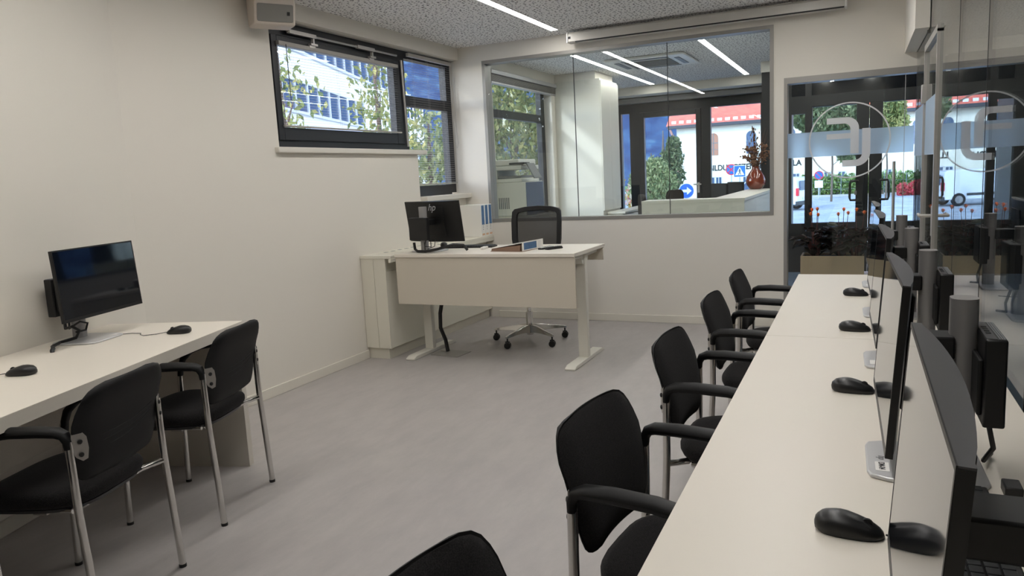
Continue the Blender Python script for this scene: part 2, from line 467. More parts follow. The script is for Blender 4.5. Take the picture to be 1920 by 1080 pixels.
def arc(cx, cz, r, a0, a1, n=10): return [(cx + r * math.cos(R_(a0 + (a1 - a0) * i / n)), cz + r * math.sin(R_(a0 + (a1 - a0) * i / n))) for i in range(n + 1)]
F1 = [(-.247, 1.723)] + arc(-.098, 1.633, .09, 90, 0) + [(-.008, 1.433), (-.070, 1.433), (-.070, 1.554), (-.247, 1.554), (-.247, 1.597), (-.070, 1.597)] + arc(-.118, 1.628, .046, 0, 90) + [(-.247, 1.674)]
J1 = [(.015, 1.628), (.076, 1.628)] + arc(-.030, 1.437, .106, 0, -90) + [(-.128, 1.331), (-.128, 1.383)] + arc(-.032, 1.430, .047, -90, 0)
for pl in (F1, J1):
    MB().prism(pl, yv - .0012, yv - .0002, XZ).build('logo_mark', 'frost_logo', d1, smooth=0)

# ------------------------------------------------------------------ glass wall along the right desk
gw = sroot('wall_right', 'frameless glass partition standing along the long computer desk')
joints = [YR, -1.2, -.35, .5, 1.35, 2.2, 3.05, 3.905, 4.8]
for i in range(len(joints) - 1):
    B('pane', 'glass_in', XG - .005, XG + .005, joints[i] + .0015, joints[i + 1] - .0015, 0.03, ZC, gw)
for y in joints[1:-1]:
    B('joint', 'gasket', XG - .006, XG + .006, y - .0016, y + .0016, 0.03, ZC, gw)
B('pane', 'glass_in', XG - .005, XG + .005, 5.715, YB + .02, .03, ZC, gw)
B('pane', 'glass_in', XG - .005, XG + .005, 4.8, 5.61, 2.09, ZC, gw)
B('pane', 'glass_in', XG - .005, XG + .005, 5.615, 5.713, 2.09, ZC, gw)
B('clamp_profile', 'frame_grey', XG - .014, XG + .014, 5.605, 5.62, 2.15, ZC, gw)
B('rail', 'glass_edge', XG - .012, XG + .012, YR, 4.8, 0, .03, gw)
d2 = sroot('door_2', 'glass door with metal jambs and lever handle in the glass partition')
fr = MB(); fr.box(XG - .02, XG + .02, 4.8, 4.835, 0, 2.06); fr.box(XG - .02, XG + .02, 5.68, 5.715, 0, 2.06); fr.box(XG - .02, XG + .02, 4.8, 5.715, 2.045, 2.085)
fr.build('frame', 'alu', d2, smooth=0)
B('pane', 'glass_in', XG - .005, XG + .005, 4.842, 5.672, .01, 2.04, d2)
hg = MB()
for z in (1.72, .3): hg.box(XG - .035, XG + .035, 5.655, 5.70, z, z + .12)
hg.build('hinge', 'alu', d2, bevel=.004)
hd = MB()
for s in (-1, 1):
    hd.box(XG + s * .012 - .007, XG + s * .012 + .007, 4.86, 4.905, .93, 1.10)
    hd.tube([(XG + s * .02, 4.885, 1.045), (XG + s * .075, 4.885, 1.045), (XG + s * .075, 5.02, 1.045)], .010, 10)
hd.build('handle', 'alu', d2, bevel=.003)
B('frosted_band', 'frost_band', XG - .0075, XG - .0065, 4.842, 5.672, 1.39, 1.73, d2)
B('frosted_band', 'frost_band', XG - .0075, XG - .0065, 5.72, YB, 1.39, 1.73, gw)

# ------------------------------------------------------------------ left windows
XF = -3.68
def bars(mb, x0, x1, lst):
    for a in lst: mb.box(x0, x1, *a)
w2 = sroot('window_2', 'black tilting window set high in the left wall')
fr = MB(); bars(fr, XF - .07, XF, [(4.03, 4.165, 1.655, 2.535), (5.79, 5.865, 1.265, 2.535), (4.165, 5.79, 2.44, 2.535), (4.165, 5.79, 1.655, 1.72)])
fr.build('frame', 'frame_dark', w2, smooth=0)
sa = MB(); bars(sa, XF - .05, XF + .018, [(4.168, 4.225, 1.722, 2.436), (5.665, 5.788, 1.722, 2.436), (4.225, 5.665, 2.375, 2.436), (4.225, 5.665, 1.722, 1.81)])
sa.build('sash', 'frame_dark', w2, bevel=.004)
B('pane', 'glass_left', XF - .03, XF - .022, 4.225, 5.665, 1.81, 2.375, w2)
op = MB(); op.tube([(XF + .035, 4.32, 2.47), (XF + .035, 5.70, 2.47)], .009, 8); op.tube([(XF + .03, 5.775, 2.44), (XF + .03, 5.80, 1.70)], .010, 8)
op.box(XF + .022, XF + .05, 4.33, 4.62, 2.458, 2.484); op.box(XF + .022, XF + .05, 5.13, 5.36, 2.458, 2.484)
for y in (4.60, 5.34):
    op.box(XF + .02, XF + .04, y - .008, y + .008, 2.40, 2.47); op.box(XF + .02, XF + .05, y - .045, y + .03, 2.405, 2.42); op.box(XF + .02, XF + .05, y - .065, y + .0, 2.385, 2.40)
op.build('opener', 'alu', w2, smooth=30)
w3 = sroot('window_3', 'tall narrow dark framed window in the corner beside the reception wall')
fr = MB(); bars(fr, XF - .07, XF, [(5.865, 6.69, 2.47, 2.535), (6.60, 6.69, 1.265, 2.47), (5.865, 6.60, 2.06, 2.15), (5.865, 6.60, 1.25, 1.345)])
fr.build('frame', 'frame_dark', w3, smooth=0)
B('pane', 'glass_left', XF - .04, XF - .032, 5.865, 6.60, 1.345, 2.06, w3); B('pane', 'glass_left', XF - .04, XF - .032, 5.865, 6.60, 2.15, 2.47, w3)
struct(B('trim_2', 'sill', XF + .0, XL + .035, 4.01, 5.94, 1.625, 1.665, bevel=.006), 'pale stone sill under the high tilting window')
struct(B('trim_3', 'sill', XF + .0, XL + .07, 5.83, YB - .002, 1.205, 1.25, bevel=.006), 'pale stone sill under the narrow corner window')
def blind(label, x, y0, y1, ztop, zbot, depth, pitch, tilt, cordy, loop):
    t = thing('venetian_blind', label, 'blind', (x, (y0 + y1) / 2, zbot)); oy = (y0 + y1) / 2
    h = (y1 - y0) / 2; H = ztop - zbot
    B('headrail', 'slat', -.016, .016, -h, h, H - .03, H, t, bevel=.003)
    sl = MB(); z = .02
    while z < H - .035:
        M = Matrix.Translation((0, 0, z)) @ Matrix.Rotation(tilt, 4, 'Y')
        sl.add([M @ Vector(p) for p in ((-depth / 2, -h, 0), (0, -h, .0012), (depth / 2, -h, 0), (-depth / 2, h, 0), (0, h, .0012), (depth / 2, h, 0))], [(0, 1, 4, 3), (1, 2, 5, 4)])
        z += pitch
    sl.build('slats', 'slat', t, recalc=False, smooth=0)
    B('bottom_rail', 'slat', -.012, .012, -h, h, 0, .012, t, bevel=.003)
    for k in (-.62, -.1, .45):
        ld = MB()
        for q in (-1, 1): ld.tube([(q * depth / 2, k * h * 1.3, 0), (q * depth / 2, k * h * 1.3, H - .02)], .0008, 4)
        ld.tube([(-depth / 2, k * h * 1.3, .004), (depth / 2, k * h * 1.3, .004)], .0008, 4); ld.build('ladder_cord', 'slat', t)
    if loop: MB().tube([(.02, cordy - oy, H - .02), (.025, cordy - oy + .01, H * .5), (.028, cordy - oy + .02, H - .78), (.03, cordy - oy + .045, H - .82), (.03, cordy - oy + .07, H - .77), (.025, cordy - oy + .055, H * .5), (.02, cordy - oy + .05, H - .02)], .002, 6).build('cord', 'slat', t)
    else: MB().tube([(.02, cordy - oy, H - .02), (.022, cordy - oy, .18)], .003, 6).build('wand', 'black_plastic', t)
    return t
blind('grey venetian blind lowered over the high tilting window', XF + .03, 4.215, 5.70, 2.395, 1.812, .0165, .0195, .10, 4.28, False)
blind('grey venetian blind lowered over the tall narrow corner window', XF + .035, 5.875, 6.64, 2.515, 1.35, .013, .021, .15, 6.60, True)
# ------------------------------------------------------------------ reception window and glazing
w4 = sroot('window_4', 'dark framed reception window beside the printer')
fr = MB(); bars(fr, XF - .07, XF, [(7.42, 7.50, .9, 2.535), (9.03, 9.14, .9, 2.535), (7.50, 9.03, 2.44, 2.535), (7.50, 9.03, 2.05, 2.14), (7.50, 9.03, .9, .97)])
fr.build('frame', 'frame_dark', w4, smooth=0)
B('pane', 'glass_left', XF - .04, XF - .032, 7.50, 9.03, .97, 2.05, w4); B('pane', 'glass_left', XF - .04, XF - .032, 7.50, 9.03, 2.14, 2.44, w4)
t = thing('venetian_blind', 'raised grey blind bunched at the top of the reception window', 'blind', (XF + .09, 8.3, 2.40))
B('headrail', 'silver_light', -.045, .045, -.93, .98, .085, .13, t, bevel=.004)
sl = MB()
for k in range(9): sl.box(-.03, .03, -.91, .96, .012 + k * .0075, .016 + k * .0075)
sl.build('slats', 'frame_grey', t, smooth=0)
B('bottom_rail', 'silver_light', -.03, .03, -.91, .96, -.012, .008, t, bevel=.003)
w5 = sroot('window_5', 'dark aluminium glazed front of the reception room')
YW = 12.1
fr = MB()
for a in ((-3.6, -3.52), (-3.38, -3.22), (-2.24, -2.10), (-1.36, -1.13)): fr.box(a[0], a[1], YW - .05, YW + .05, 0, 2.53)
for a in ((-3.52, -3.38), (-3.22, -2.24), (-2.10, -1.36)): fr.box(a[0], a[1], YW - .05, YW + .05, 2.30, 2.53); fr.box(a[0], a[1], YW - .05, YW + .05, 0, .12)
fr.build('frame', 'frame_dark', w5, smooth=0)
fr = MB(); 
for a in ((-3.215, -3.14, .12, 2.295), (-2.32, -2.245, .12, 2.295), (-3.14, -2.32, 2.215, 2.295), (-3.14, -2.32, .12, .24)): fr.box(a[0], a[1], YW - .075, YW + .02, a[2], a[3])
fr.build('sash', 'frame_dark', w5, bevel=.004)
MB().cbox((-2.285, YW - .09, 1.08), (.03, .03, .16)).cbox((-2.30, YW - .115, 1.13), (.12, .02, .022)).build('handle', 'white_plastic', w5, bevel=.003)
for a in ((-3.52, -3.38, .12, 2.3), (-3.14, -2.32, .24, 2.215), (-2.10, -1.36, .12, 2.3)): B('pane', 'glass_out', a[0], a[1], YW - .004, YW + .004, a[2], a[3], w5)
B('blind_box', 'silver', -3.57, -1.135, YW - .22, YW - .08, 2.44, 2.52, w5, bevel=.004)
struct(B('trim_4', 'frame_black', -1.13, -.90, 10.13, 12.1, 0, 2.52), 'dark panelled pillar at the right end of the reception glazing')
struct(B('trim_5', 'wall', -1.14, 3.2, 10.12, 10.26, 2.52, ZC), 'white boxing above the dark entrance front')

# ------------------------------------------------------------------ entrance doors of the foyer
d3 = sroot('door_3', 'dark double entrance door at the far side of the foyer')
YE = 10.17
fr = MB()
for a in ((-.9, -.775, 0, 2.5), (-.62, -.546, 0, 2.5), (.78, .90, 0, 2.5)): fr.box(a[0], a[1], YE - .04, YE + .04, a[2], a[3])
for a in ((-.775, -.62), (-.546, .78)): fr.box(a[0], a[1], YE - .04, YE + .04, 2.055 if a[0] > -.6 else 1.975, 2.19); fr.box(a[0], a[1], YE - .04, YE + .04, 2.38, 2.5)
fr.box(-.775, -.62, YE - .04, YE + .04, 0, .62)
fr.build('frame', 'frame_black', d3, smooth=0)
B('pane', 'dark_glass', -.775, -.62, YE - .01, YE + .01, 2.19, 2.38, d3); B('pane', 'dark_glass', -.546, .78, YE - .01, YE + .01, 2.19, 2.38, d3)
B('pane', 'glass_out', -.775, -.62, YE - .004, YE + .004, .62, 1.975, d3)
for x0, x1, gx0, gx1 in ((-.544, .098, -.535, -.04), (.102, .778, .244, .70)):
    lf = MB()
    lf.box(x0, gx0, YE - .05, YE + .03, .02, 2.053); lf.box(gx1, x1, YE - .05, YE + .03, .02, 2.053)
    lf.box(gx0, gx1, YE - .05, YE + .03, .02, .63); lf.box(gx0, gx1, YE - .05, YE + .03, 2.045, 2.053)
    lf.build('door_leaf', 'frame_black', d3, bevel=.004)
    B('pane', 'glass_out', gx0, gx1, YE - .012, YE - .004, .63, 2.045, d3)
for x, s in ((-.02, -1), (.235, 1)):
    MB().tube([(x, YE - .05, .90), (x, YE - .10, .90), (x + s * .03, YE - .11, .90), (x + s * .075, YE - .11, .90), (x + s * .085, YE - .11, .93), (x + s * .085, YE - .11, 1.10), (x + s * .075, YE - .11, 1.13), (x + s * .03, YE - .11, 1.13), (x, YE - .10, 1.13), (x, YE - .05, 1.13)], .014, 10).build('handle', 'black_plastic', d3)
    MB().box(x - .012 + s * .02, x + .012 + s * .02, YE - .062, YE - .05, .96, 1.01).build('lock_plate', 'silver', d3)
w6 = sroot('window_6', 'dark framed foyer glazing beside the entrance door')
fr = MB()
for a in ((.9, 1.0), (2.2, 2.3), (3.1, 3.2)): fr.box(a[0], a[1], YE - .04, YE + .04, 0, 2.66)
for a in ((1.0, 2.2), (2.3, 3.1)):
    for z in ((0, .62), (2.05, 2.19), (2.4, 2.66)): fr.box(a[0], a[1], YE - .04, YE + .04, z[0], z[1])
fr.build('frame', 'frame_black', w6, smooth=0)
for a in ((1.0, 2.2), (2.3, 3.1)):
    B('pane', 'dark_glass', a[0], a[1], YE - .006, YE + .006, .62, 2.05, w6); B('pane', 'dark_glass', a[0], a[1], YE - .006, YE + .006, 2.19, 2.4, w6)
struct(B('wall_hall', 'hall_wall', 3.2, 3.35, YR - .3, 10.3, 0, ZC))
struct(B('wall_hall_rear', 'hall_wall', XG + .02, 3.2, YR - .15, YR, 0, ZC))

# ------------------------------------------------------------------ ceiling lights
def light_strip(label, x, y0, y1, grp='linear ceiling lights', lamp='strip'):
    t = thing('ceiling_light', label, 'light', (x, (y0 + y1) / 2, ZC), 0, grp)
    h = (y1 - y0) / 2
    fr = MB(); fr.box(-.037, -.032, -h - .005, h + .005, -.004, .02); fr.box(.032, .037, -h - .005, h + .005, -.004, .02); fr.box(-.032, .032, -h - .005, -h, -.004, .02); fr.box(-.032, .032, h, h + .005, -.004, .02)
    fr.build('frame', 'white_plastic', t, smooth=0)
    MB().box(-.0315, .0315, -h, h, -.003, .006).build('diffuser', lamp, t, smooth=0)
    return t
light_strip('long linear light in the classroom ceiling, above the teacher desk', -2.466, -.03, 6.45)
light_strip('long linear light in the classroom ceiling, above the right chair row', -.42, -.03, 6.05)
light_strip('linear light in the reception ceiling, between the window and the air conditioner', -2.82, 7.2, 11.36, lamp='strip_reception')
light_strip('linear light in the reception ceiling, nearest the dark pillar', -1.46, 7.2, 11.29, lamp='strip_reception')
light_strip('linear light in the foyer ceiling, behind the back glass door', .15, 7.0, 9.7)
light_strip('added linear fill light in the foyer ceiling, nearer the reception counter', -.5, 7.0, 9.7)  # extra lamp, added to brighten the planter and foyer
t = thing('air_conditioner', 'white square cassette air conditioner in the reception ceiling', 'air conditioner', (-2.22, 8.95, ZC - .002))
MB().prism(rrect(.92, .92, .04), -.028, 0, XY).build('panel', 'white_plastic', t, bevel=.01)
gr = MB()
for k in range(13): gr.box(-.24, .24, -.235 + k * .038, -.215 + k * .038, -.036, -.03)
gr.box(-.26, -.24, -.26, .26, -.036, -.028); gr.box(.24, .26, -.26, .26, -.036, -.028)
gr.build('grille', 'grille', t, smooth=0)
for a in range(4):
    M = Matrix.Rotation(a * PI / 2, 4, 'Z')
    MB().box(-.27, .27, .315, .375, -.034, -.029, M).build('louver', 'printer_grey', t, bevel=.004)

# ------------------------------------------------------------------ desks
def long_desk_right(label, y0, y1):
    t = thing('computer_desk', label, 'desk', (.04, (y0 + y1) / 2, 0), 0, 'desks along the glass partition')
    h = (y1 - y0) / 2 - .0012
    B('desktop', 'laminate', -.353, .338, -h, h, .702, .742, t, bevel=.0015)
    for y in (-h + .05, h - .05): B('leg', 'laminate', -.30, .32, y - .02, y + .02, 0, .702, t)
    B('modesty_panel', 'laminate', .29, .31, -h + .07, h - .07, .25, .702, t)
long_desk_right('white computer desk along the glass partition, far section by the planter', 2.922, 4.615)
long_desk_right('white computer desk along the glass partition, long near section', .3, 2.92)
long_desk_right('white computer desk along the glass partition, section beside the camera', -1.4, .298)
# left desk, parallel to the angled wall
ty = math.atan2(dA.x, -dA.y)
LD = thing('computer_desk', 'white computer desk with solid end panel along the left wall', 'desk', (-2.79, 2.78, 0), aw)   # local +x away from wall.. rotated below
# local frame: x = out of the wall (into the room), y = away from camera; origin at front far corner
B('desktop', 'laminate', -.725, 0, -3.6, 0, .692, .742, LD, bevel=.0015)
B('end_panel', 'laminate_edge', -.70, -.012, -.055, -.012, 0, .692, LD, bevel=.001)
B('end_panel', 'laminate_edge', -.70, -.012, -3.55, -3.50, 0, .692, LD, bevel=.001)
B('modesty_panel', 'laminate_edge', -.66, -.64, -3.5, -.055, .30, .692, LD)
gm = MB().lathe([(.032, .742), (.032, .744), (.026, .7445)], (-.60, -.45, 0), 24); gm.build('grommet', 'silver', LD)
LDM = Matrix.Translation((-2.79, 2.78, 0)) @ Matrix.Rotation(aw, 4, 'Z')
# teacher desk
TZ = .84
TD = thing('teacher_desk', 'white height adjustable desk with hanging front panel', 'desk', (-2.52, 5.21, 0))
B('desktop', 'laminate', -.738, .738, -.345, .345, TZ - .025, TZ, TD, bevel=.0015)
B('front_panel', 'panel_white', -.735, .735, -.335, -.317, .45, TZ - .027, TD, bevel=.001)
B('cable_tray', 'panel_white', -.735, .735, .30, .315, TZ - .12, TZ - .026, TD)
for s in (-1, 1):
    x = s * .668
    lg = MB(); lg.cbox((x, -.01, .41), (.075, .05, .77)); lg.build('leg', 'steel_white', TD, bevel=.004)
    MB().cbox((x, -.01, .62), (.062, .042, .38)).build('leg_sleeve', 'steel_white', TD, bevel=.003)
    MB().prism([(-.335, .0), (.335, 0), (.335, .012), (.29, .03), (-.29, .03), (-.335, .012)], x - .04, x + .04, YZ).build('foot', 'steel_white', TD, bevel=.004)
    MB().prism([(-.30, TZ - .026), (.28, TZ - .026), (.28, TZ - .055), (.07, TZ - .06), (.04, TZ - .11), (-.06, TZ - .11), (-.09, TZ - .06), (-.30, TZ - .055)], x - .028, x + .028, YZ).build('bracket', 'steel_white', TD, bevel=.002)
# sideboard with slotted top
SB = thing('sideboard', 'low white sideboard with slotted top along the left wall', 'sideboard', (XL, 4.87, 0))
B('plinth', 'cabinet', .002, .195, .012, 1.808, 0, .095, SB)
B('body', 'cabinet', .002, .205, 0, 1.812, .095, .805, SB, bevel=.001)
for a, b in ((.003, .120), (.123, .232)): B('end_panel', 'cabinet', a, b, -.014, 0, .09, .805, SB, bevel=.0012)
B('front_panel', 'cabinet', .205, .232, 0, 1.812, .09, .70, SB, bevel=.0015)
tp = MB(); tp.box(.002, .290, -.022, 1.815, .805, .83); tp.box(.268, .290, -.022, 1.815, .775, .805); tp.build('worktop', 'cabinet', SB, bevel=.003)
for k in range(15): MB().prism([(u + .08, v + .235 + k * .102) for u, v in rrect(.028, .05, .012, 4)], .8302, .8312, XY).build('vent_slot', 'printer_grey', SB, smooth=0)
# floor box
fb = thing('floor_box', 'grey floor outlet lid under the teacher desk', 'floor box', (-2.98, 5.16, 0), R_(-6))
B('lid', 'frame_grey', -.13, .13, -.10, .10, 0, .004, fb, bevel=.001)
MB().cbox((-.09, .05, .008), (.06, .05, .012)).build('cable_outlet', 'plate', fb, bevel=.003)
o = MB().tube([(-3.03, 5.2, .008), (-3.045, 5.2, .10), (-3.085, 5.2, .2), (-3.08, 5.2, .32), (-3.05, 5.2, .44), (-3.04, 5.2, .6), (-3.03, 5.3, .80)], .016, 10).build('power_cable', 'black_plastic')
tag(o, 'thick black cable sleeve dropping from the teacher desk to the floor', 'cable')

# ------------------------------------------------------------------ conference chairs
def make_chair():
    r = thing('conference_chair', 'x', 'chair')
    W = .2275
    for s in (-1, 1):
        y = s * W
        l = MB().tube([(0, y, .006), (.010, y, .22), (.020, y, .395), (.022, y, .44), (.024, y, .655)], .0125, 12).build('leg', 'chrome', r)
        MB().tube([(0, y, 0), (.0005, y, .012)], .0136, 12).build('foot_cap', 'black_plastic', l)
        l = MB().tube([(.428, y, .006), (.418, y, .28), (.409, y, .56)], .0125, 12).build('leg', 'chrome', r)
        MB().tube([(.428, y, 0), (.4278, y, .012)], .0136, 12).build('foot_cap', 'black_plastic', l)
        arm = [(.024, y, .632), (.025, y, .655), (.034, y, .674), (.055, y, .683), (.12, y, .686), (.22, y, .683), (.29, y, .672), (.345, y, .648), (.385, y, .610), (.402, y, .57), (.408, y, .53)]
        MB().tube(arm, [.016, .018, .021, .0235, .025, .025, .0235, .021, .019, .017, .016], 14, flat=.72, up=(0, 0, 1)).build('armrest', 'arm_black', r)
        # plate turned from the leg inwards over the shell edge
        pm = Matrix.Translation((.011, s * .204, .632)) @ Matrix.Rotation(-s * R_(24), 4, 'Z')
        p = MB().prism([(yy * s, zz) for yy, zz in ((.020, .046), (.024, .015), (.022, -.015), (.012, -.033), (-.006, -.048), (-.022, -.044), (-.028, -.012), (-.025, .025), (-.012, .044), (.004, .050))], -.0075, -.004, lambda u, v, w: pm @ Vector((w, u, v)))
        p = p.build('bracket', 'plate', r, bevel=.001)
        for zz in (.647, .606): MB().lathe([(.0075, 0), (.0075, .004), (.004, .006)], pm @ Vector((-.0075, -s * .002, zz - .632)), 10, pm.to_3x3().to_4x4() @ Matrix.Rotation(-PI / 2, 4, 'Y')).build('screw', 'screw', p)
    MB().tube([(.021, -W, .422), (.05, -W + .035, .416), (.075, -W + .07, .412), (.075, W - .07, .412), (.05, W - .035, .416), (.021, W, .422)], .011, 10).build('crossbar', 'chrome', r)
    MB().tube([(.09, -W + .06, .405), (.38, -W + .05, .410), (.414, -W, .42)], .010, 8).build('seat_rail', 'chrome', r)
    MB().tube([(.09, W - .06, .405), (.38, W - .05, .410), (.414, W, .42)], .010, 8).build('seat_rail', 'chrome', r)
    # seat cushion: rounded slab that droops at the front
    n = 40; st = MB(); vs = []; fs = []
    def ring(k, z, ux=0):
        out = []
        for i in range(n):
            a = 2 * PI * i / n; c, s_ = math.cos(a), math.sin(a); e = .55
            x = .245 + .215 * k * math.copysign(abs(c) ** e, c); y = .215 * k * math.copysign(abs(s_) ** e, s_)
            y *= 1 + .06 * (x - .245) / .215
            dz = -.020 * max(0, (x - .32) / .14) ** 2 + .010 * max(0, (.12 - x) / .1) ** 2
            out.append((x, y, z + dz))
        return out
    prof = [(.80, .418), (.97, .422), (1.0, .436), (1.0, .450), (.975, .462), (.90, .470), (.7, .472), (.35, .470)]
    for k, z in prof: vs += ring(k, z)
    for i in range(len(prof) - 1):
        for j in range(n): fs.append((i * n + j, i * n + (j + 1) % n, (i + 1) * n + (j + 1) % n, (i + 1) * n + j))
    fs.append(tuple(range(n))[::-1]); fs.append(tuple((len(prof) - 1) * n + j for j in range(n)))
    st.add(vs, fs).build('seat', 'seat_fabric', r, smooth=60)
    sp = MB(); vs = []; fs = []
    prof = [(.60, .400), (.90, .404), (.95, .418)]
    for k, z in prof: vs += ring(k, z)
    for i in range(len(prof) - 1):
        for j in range(n): fs.append((i * n + j, i * n + (j + 1) % n, (i + 1) * n + (j + 1) % n, (i + 1) * n + j))
    fs.append(tuple(range(n))[::-1]); fs.append(tuple((len(prof) - 1) * n + j for j in range(n)))
    sp.add(vs, fs).build('seat_pan', 'black_plastic', r)
    for s in (-1, 1): MB().cbox((.20, s * .16, .398), (.05, .035, .012)).build('clip', 'plate', r, bevel=.002)
    # backrest: front cushion and rear shell
    hw = [(.498, .110), (.500, .140), (.505, .163), (.513, .180), (.526, .193), (.55, .204), (.58, .213), (.62, .219), (.66, .224), (.70, .226), (.735, .223), (.76, .214), (.782, .200), (.797, .180), (.806, .150), (.811, .105)]
    NJ = 16
    GP = [(.488, .042), (.54, .035), (.60, .028), (.65, .020), (.70, .008), (.74, -.008), (.78, -.022), (.82, -.036)]
    def xc(z, t):
        g = GP[-1][1]
        if z <= GP[0][0]: g = GP[0][1]
        for (za, ga), (zb, gb) in zip(GP, GP[1:]):
            if za <= z <= zb:
                g = ga + (gb - ga) * (z - za) / (zb - za)
        return g - .008 - .009 * (1 - t * t)
    def slab(name, o0, o1, m, inset, grooves=False):
        vs = []; fs = []
        for side, off in ((0, o0), (1, o1)):
            for i, (z, h) in enumerate(hw):
                for j in range(NJ + 1):
                    t = -1 + 2 * j / NJ
                    edge = max(abs(t) ** 6, (abs((z - .6545) / .1565)) ** 8)
                    hh = h - inset
                    zz = .6545 + (z - .6545) * (1 - inset / .157)
                    mid = .008
                    oo = off + (mid - off) * min(1, edge) * .9
                    if grooves and side == 1:
                        for g in range(3):
                            gz = .605 + .012 * g + (.028 - .014 * g) * t + .02 * t * t
                            if abs(t + .1) < .68: oo -= .0022 * math.exp(-((zz - gz) / .0035) ** 2)
                    vs.append((xc(z, t) + oo, t * hh, zz))
        N = len(hw); K = NJ + 1
        for sd in (0, 1):
            for i in range(N - 1):
                for j in range(NJ):
                    a = sd * N * K + i * K + j
                    fs.append((a, a + 1, a + K + 1, a + K))
        loop = [j for j in range(K)] + [i * K + NJ for i in range(1, N)] + [(N - 1) * K + j for j in range(NJ - 1, -1, -1)] + [i * K for i in range(N - 2, 0, -1)]
        for a, b in zip(loop, loop[1:] + loop[:1]): fs.append((a, b, b + N * K, a + N * K))
        return MB().add(vs, fs).build(name, m, r, smooth=60)
    slab('backrest', .026, .006, 'seat_fabric', .005)
    sh = slab('back_shell', .010, -.014, 'shell', 0)
    gv = MB()
    for g, (ya, za, yb_, zb) in enumerate(((.12, .640, -.15, .668), (.11, .618, -.16, .655), (.08, .596, -.14, .640))):
        pts = []
        for i in range(9):
            q = i / 8; yy = ya + (yb_ - ya) * q; zz = za + (zb - za) * q - .012 * math.sin(q * PI)
            t = yy / .215
            pts.append((xc(zz, t) - .0135, yy, zz))
        gv.tube(pts, [.0008] + [.0022] * 7 + [.0008], 6)
    gv.build('ridge', 'shell', sh)
    return r
chair0 = make_chair(); used = [False]
def chair(x, y, rz, label, grp):
    c = chair0 if not used[0] else copy_tree(chair0)
    used[0] = True
    c.location = (x, y, 0); c.rotation_euler = (0, 0, rz); c['label'] = label; c['group'] = grp
    return c
lrz = math.atan2(-.297, -.955)
lc = Vector((-2.4635, 2.388, 0)); st_ = Vector((.246, -.75, 0))
for k, lb in enumerate(('black chair at the left desk, seen from behind beside its far end panel', 'black chair at the left desk, second from the far end, in front of a mouse', 'black chair at the left desk cut off by the left picture edge')):
    p = lc + st_ * k
    chair(p.x, p.y, lrz, lb, 'chairs at the left desk')
for k, (y, lb) in enumerate(((.86, 'black chair at the right desk, only its back top visible at the bottom edge'), (1.722, 'black fabric chair at the right desk, largest whole one in view'), (2.575, 'black fabric chair at the right desk, second whole one from the camera'), (3.43, 'black fabric chair at the right desk, second from the back wall'), (4.215, 'black fabric chair at the right desk, closest to the back wall'))):
    chair(-.575, y, R_((-6, -6, -2.5, -2, -1)[k]), lb, 'chairs at the right desk')

# ------------------------------------------------------------------ monitors, mini computers, mice
def make_monitor(W=.537, H=.321, zc=.25, tilt=.05, shell='housing', dy=0):
    """local: screen front at x=0 facing +x, stands on z=0"""
    r = thing('monitor', 'x', 'monitor')
    T = Matrix.Translation((0, 0, zc)) @ Matrix.Rotation(-tilt, 4, 'Y')
    hs = MB(); n = 14; vs = []; fs = []
    # plan outline: flat front, back bulging in an arc
    for zz in (-H / 2, H / 2):
        pl = [(0, W / 2), (-.012, W / 2)] + [(-.012 - .019 * math.sin(PI * i / n) ** .8, W / 2 - W * .02 - W * .96 * i / n) for i in range(n + 1)] + [(-.012, -W / 2), (0, -W / 2)]
        vs += [T @ Vector((x, y, zz)) for x, y in pl]
    m = len(pl)
    fs = [tuple(range(m)), tuple(range(m, 2 * m))[::-1]] + [(i, (i + 1) % m, m + (i + 1) % m, m + i) for i in range(m)]
    hs.add(vs, fs).build('housing', shell, r, smooth=30)
    for s in (-1, 1): MB().box(-.0118, .0006, s * (W / 2 + .0002) - .0006, s * (W / 2 + .0002) + .0006, -H / 2, H / 2 - .002, T).build('side_trim', 'housing_black', r, smooth=0)
    bz = MB()
    for a in ((-W / 2, -W / 2 + .006, -H / 2, H / 2), (W / 2 - .006, W / 2, -H / 2, H / 2), (-W / 2 + .006, W / 2 - .006, H / 2 - .006, H / 2), (-W / 2 + .006, W / 2 - .006, -H / 2, -H / 2 + .014)): bz.box(0, .0014, a[0], a[1], a[2], a[3], T)
    bz.build('bezel', 'housing_black', r, smooth=0)
    MB().box(0, .001, -W / 2 + .006, W / 2 - .006, -H / 2 + .014, H / 2 - .006, T).build('screen', 'screen', r, smooth=0)
    MB().box(-.035, -.028, -.12, .12, -.11, .12, T).build('back_cover', 'housing_black', r, bevel=.004)
    # stand: lens-section column
    col = MB(); n = 10; sec = []
    for i in range(n + 1): a = PI * i / n; sec.append((.025 * math.cos(a), .010 + .022 * math.sin(a)))
    for i in range(n + 1): a = PI * i / n; sec.append((-.025 * math.cos(a), -.010 - .022 * math.sin(a)))
    col.prism([(-.14 + u, v) for u, v in sec], .008, .352, XY).build('column', 'silver', r, smooth=40)
    MB().cbox((-.08, 0, zc - .002), (.085, .075, .046)).build('arm', 'black_plastic', r, bevel=.004)
    bs = MB(); pts = []
    for (x, y) in ((.036, .075), (.030, .098), (.0, .112), (-.13, .122), (-.165, .115), (-.180, .09)): pts.append((x, y))
    pts = pts + [(x, -y) for x, y in pts[::-1]]
    bs.prism([(x, y + dy) for x, y in pts], 0, .009, XY).build('base', 'silver_light', r, bevel=.003)
    return r
def sticker(r, body):
    s = MB().box(-.006, .020, .060, .110, .0092, .0096).build('label_sticker', 'label_white', r, smooth=0)
    if body: text('lettering', body, .0165, 'ink', (.013, .0625, .0098), (0, 0, PI / 2), s, .0002, bold=.0004, width=.85)
    return s
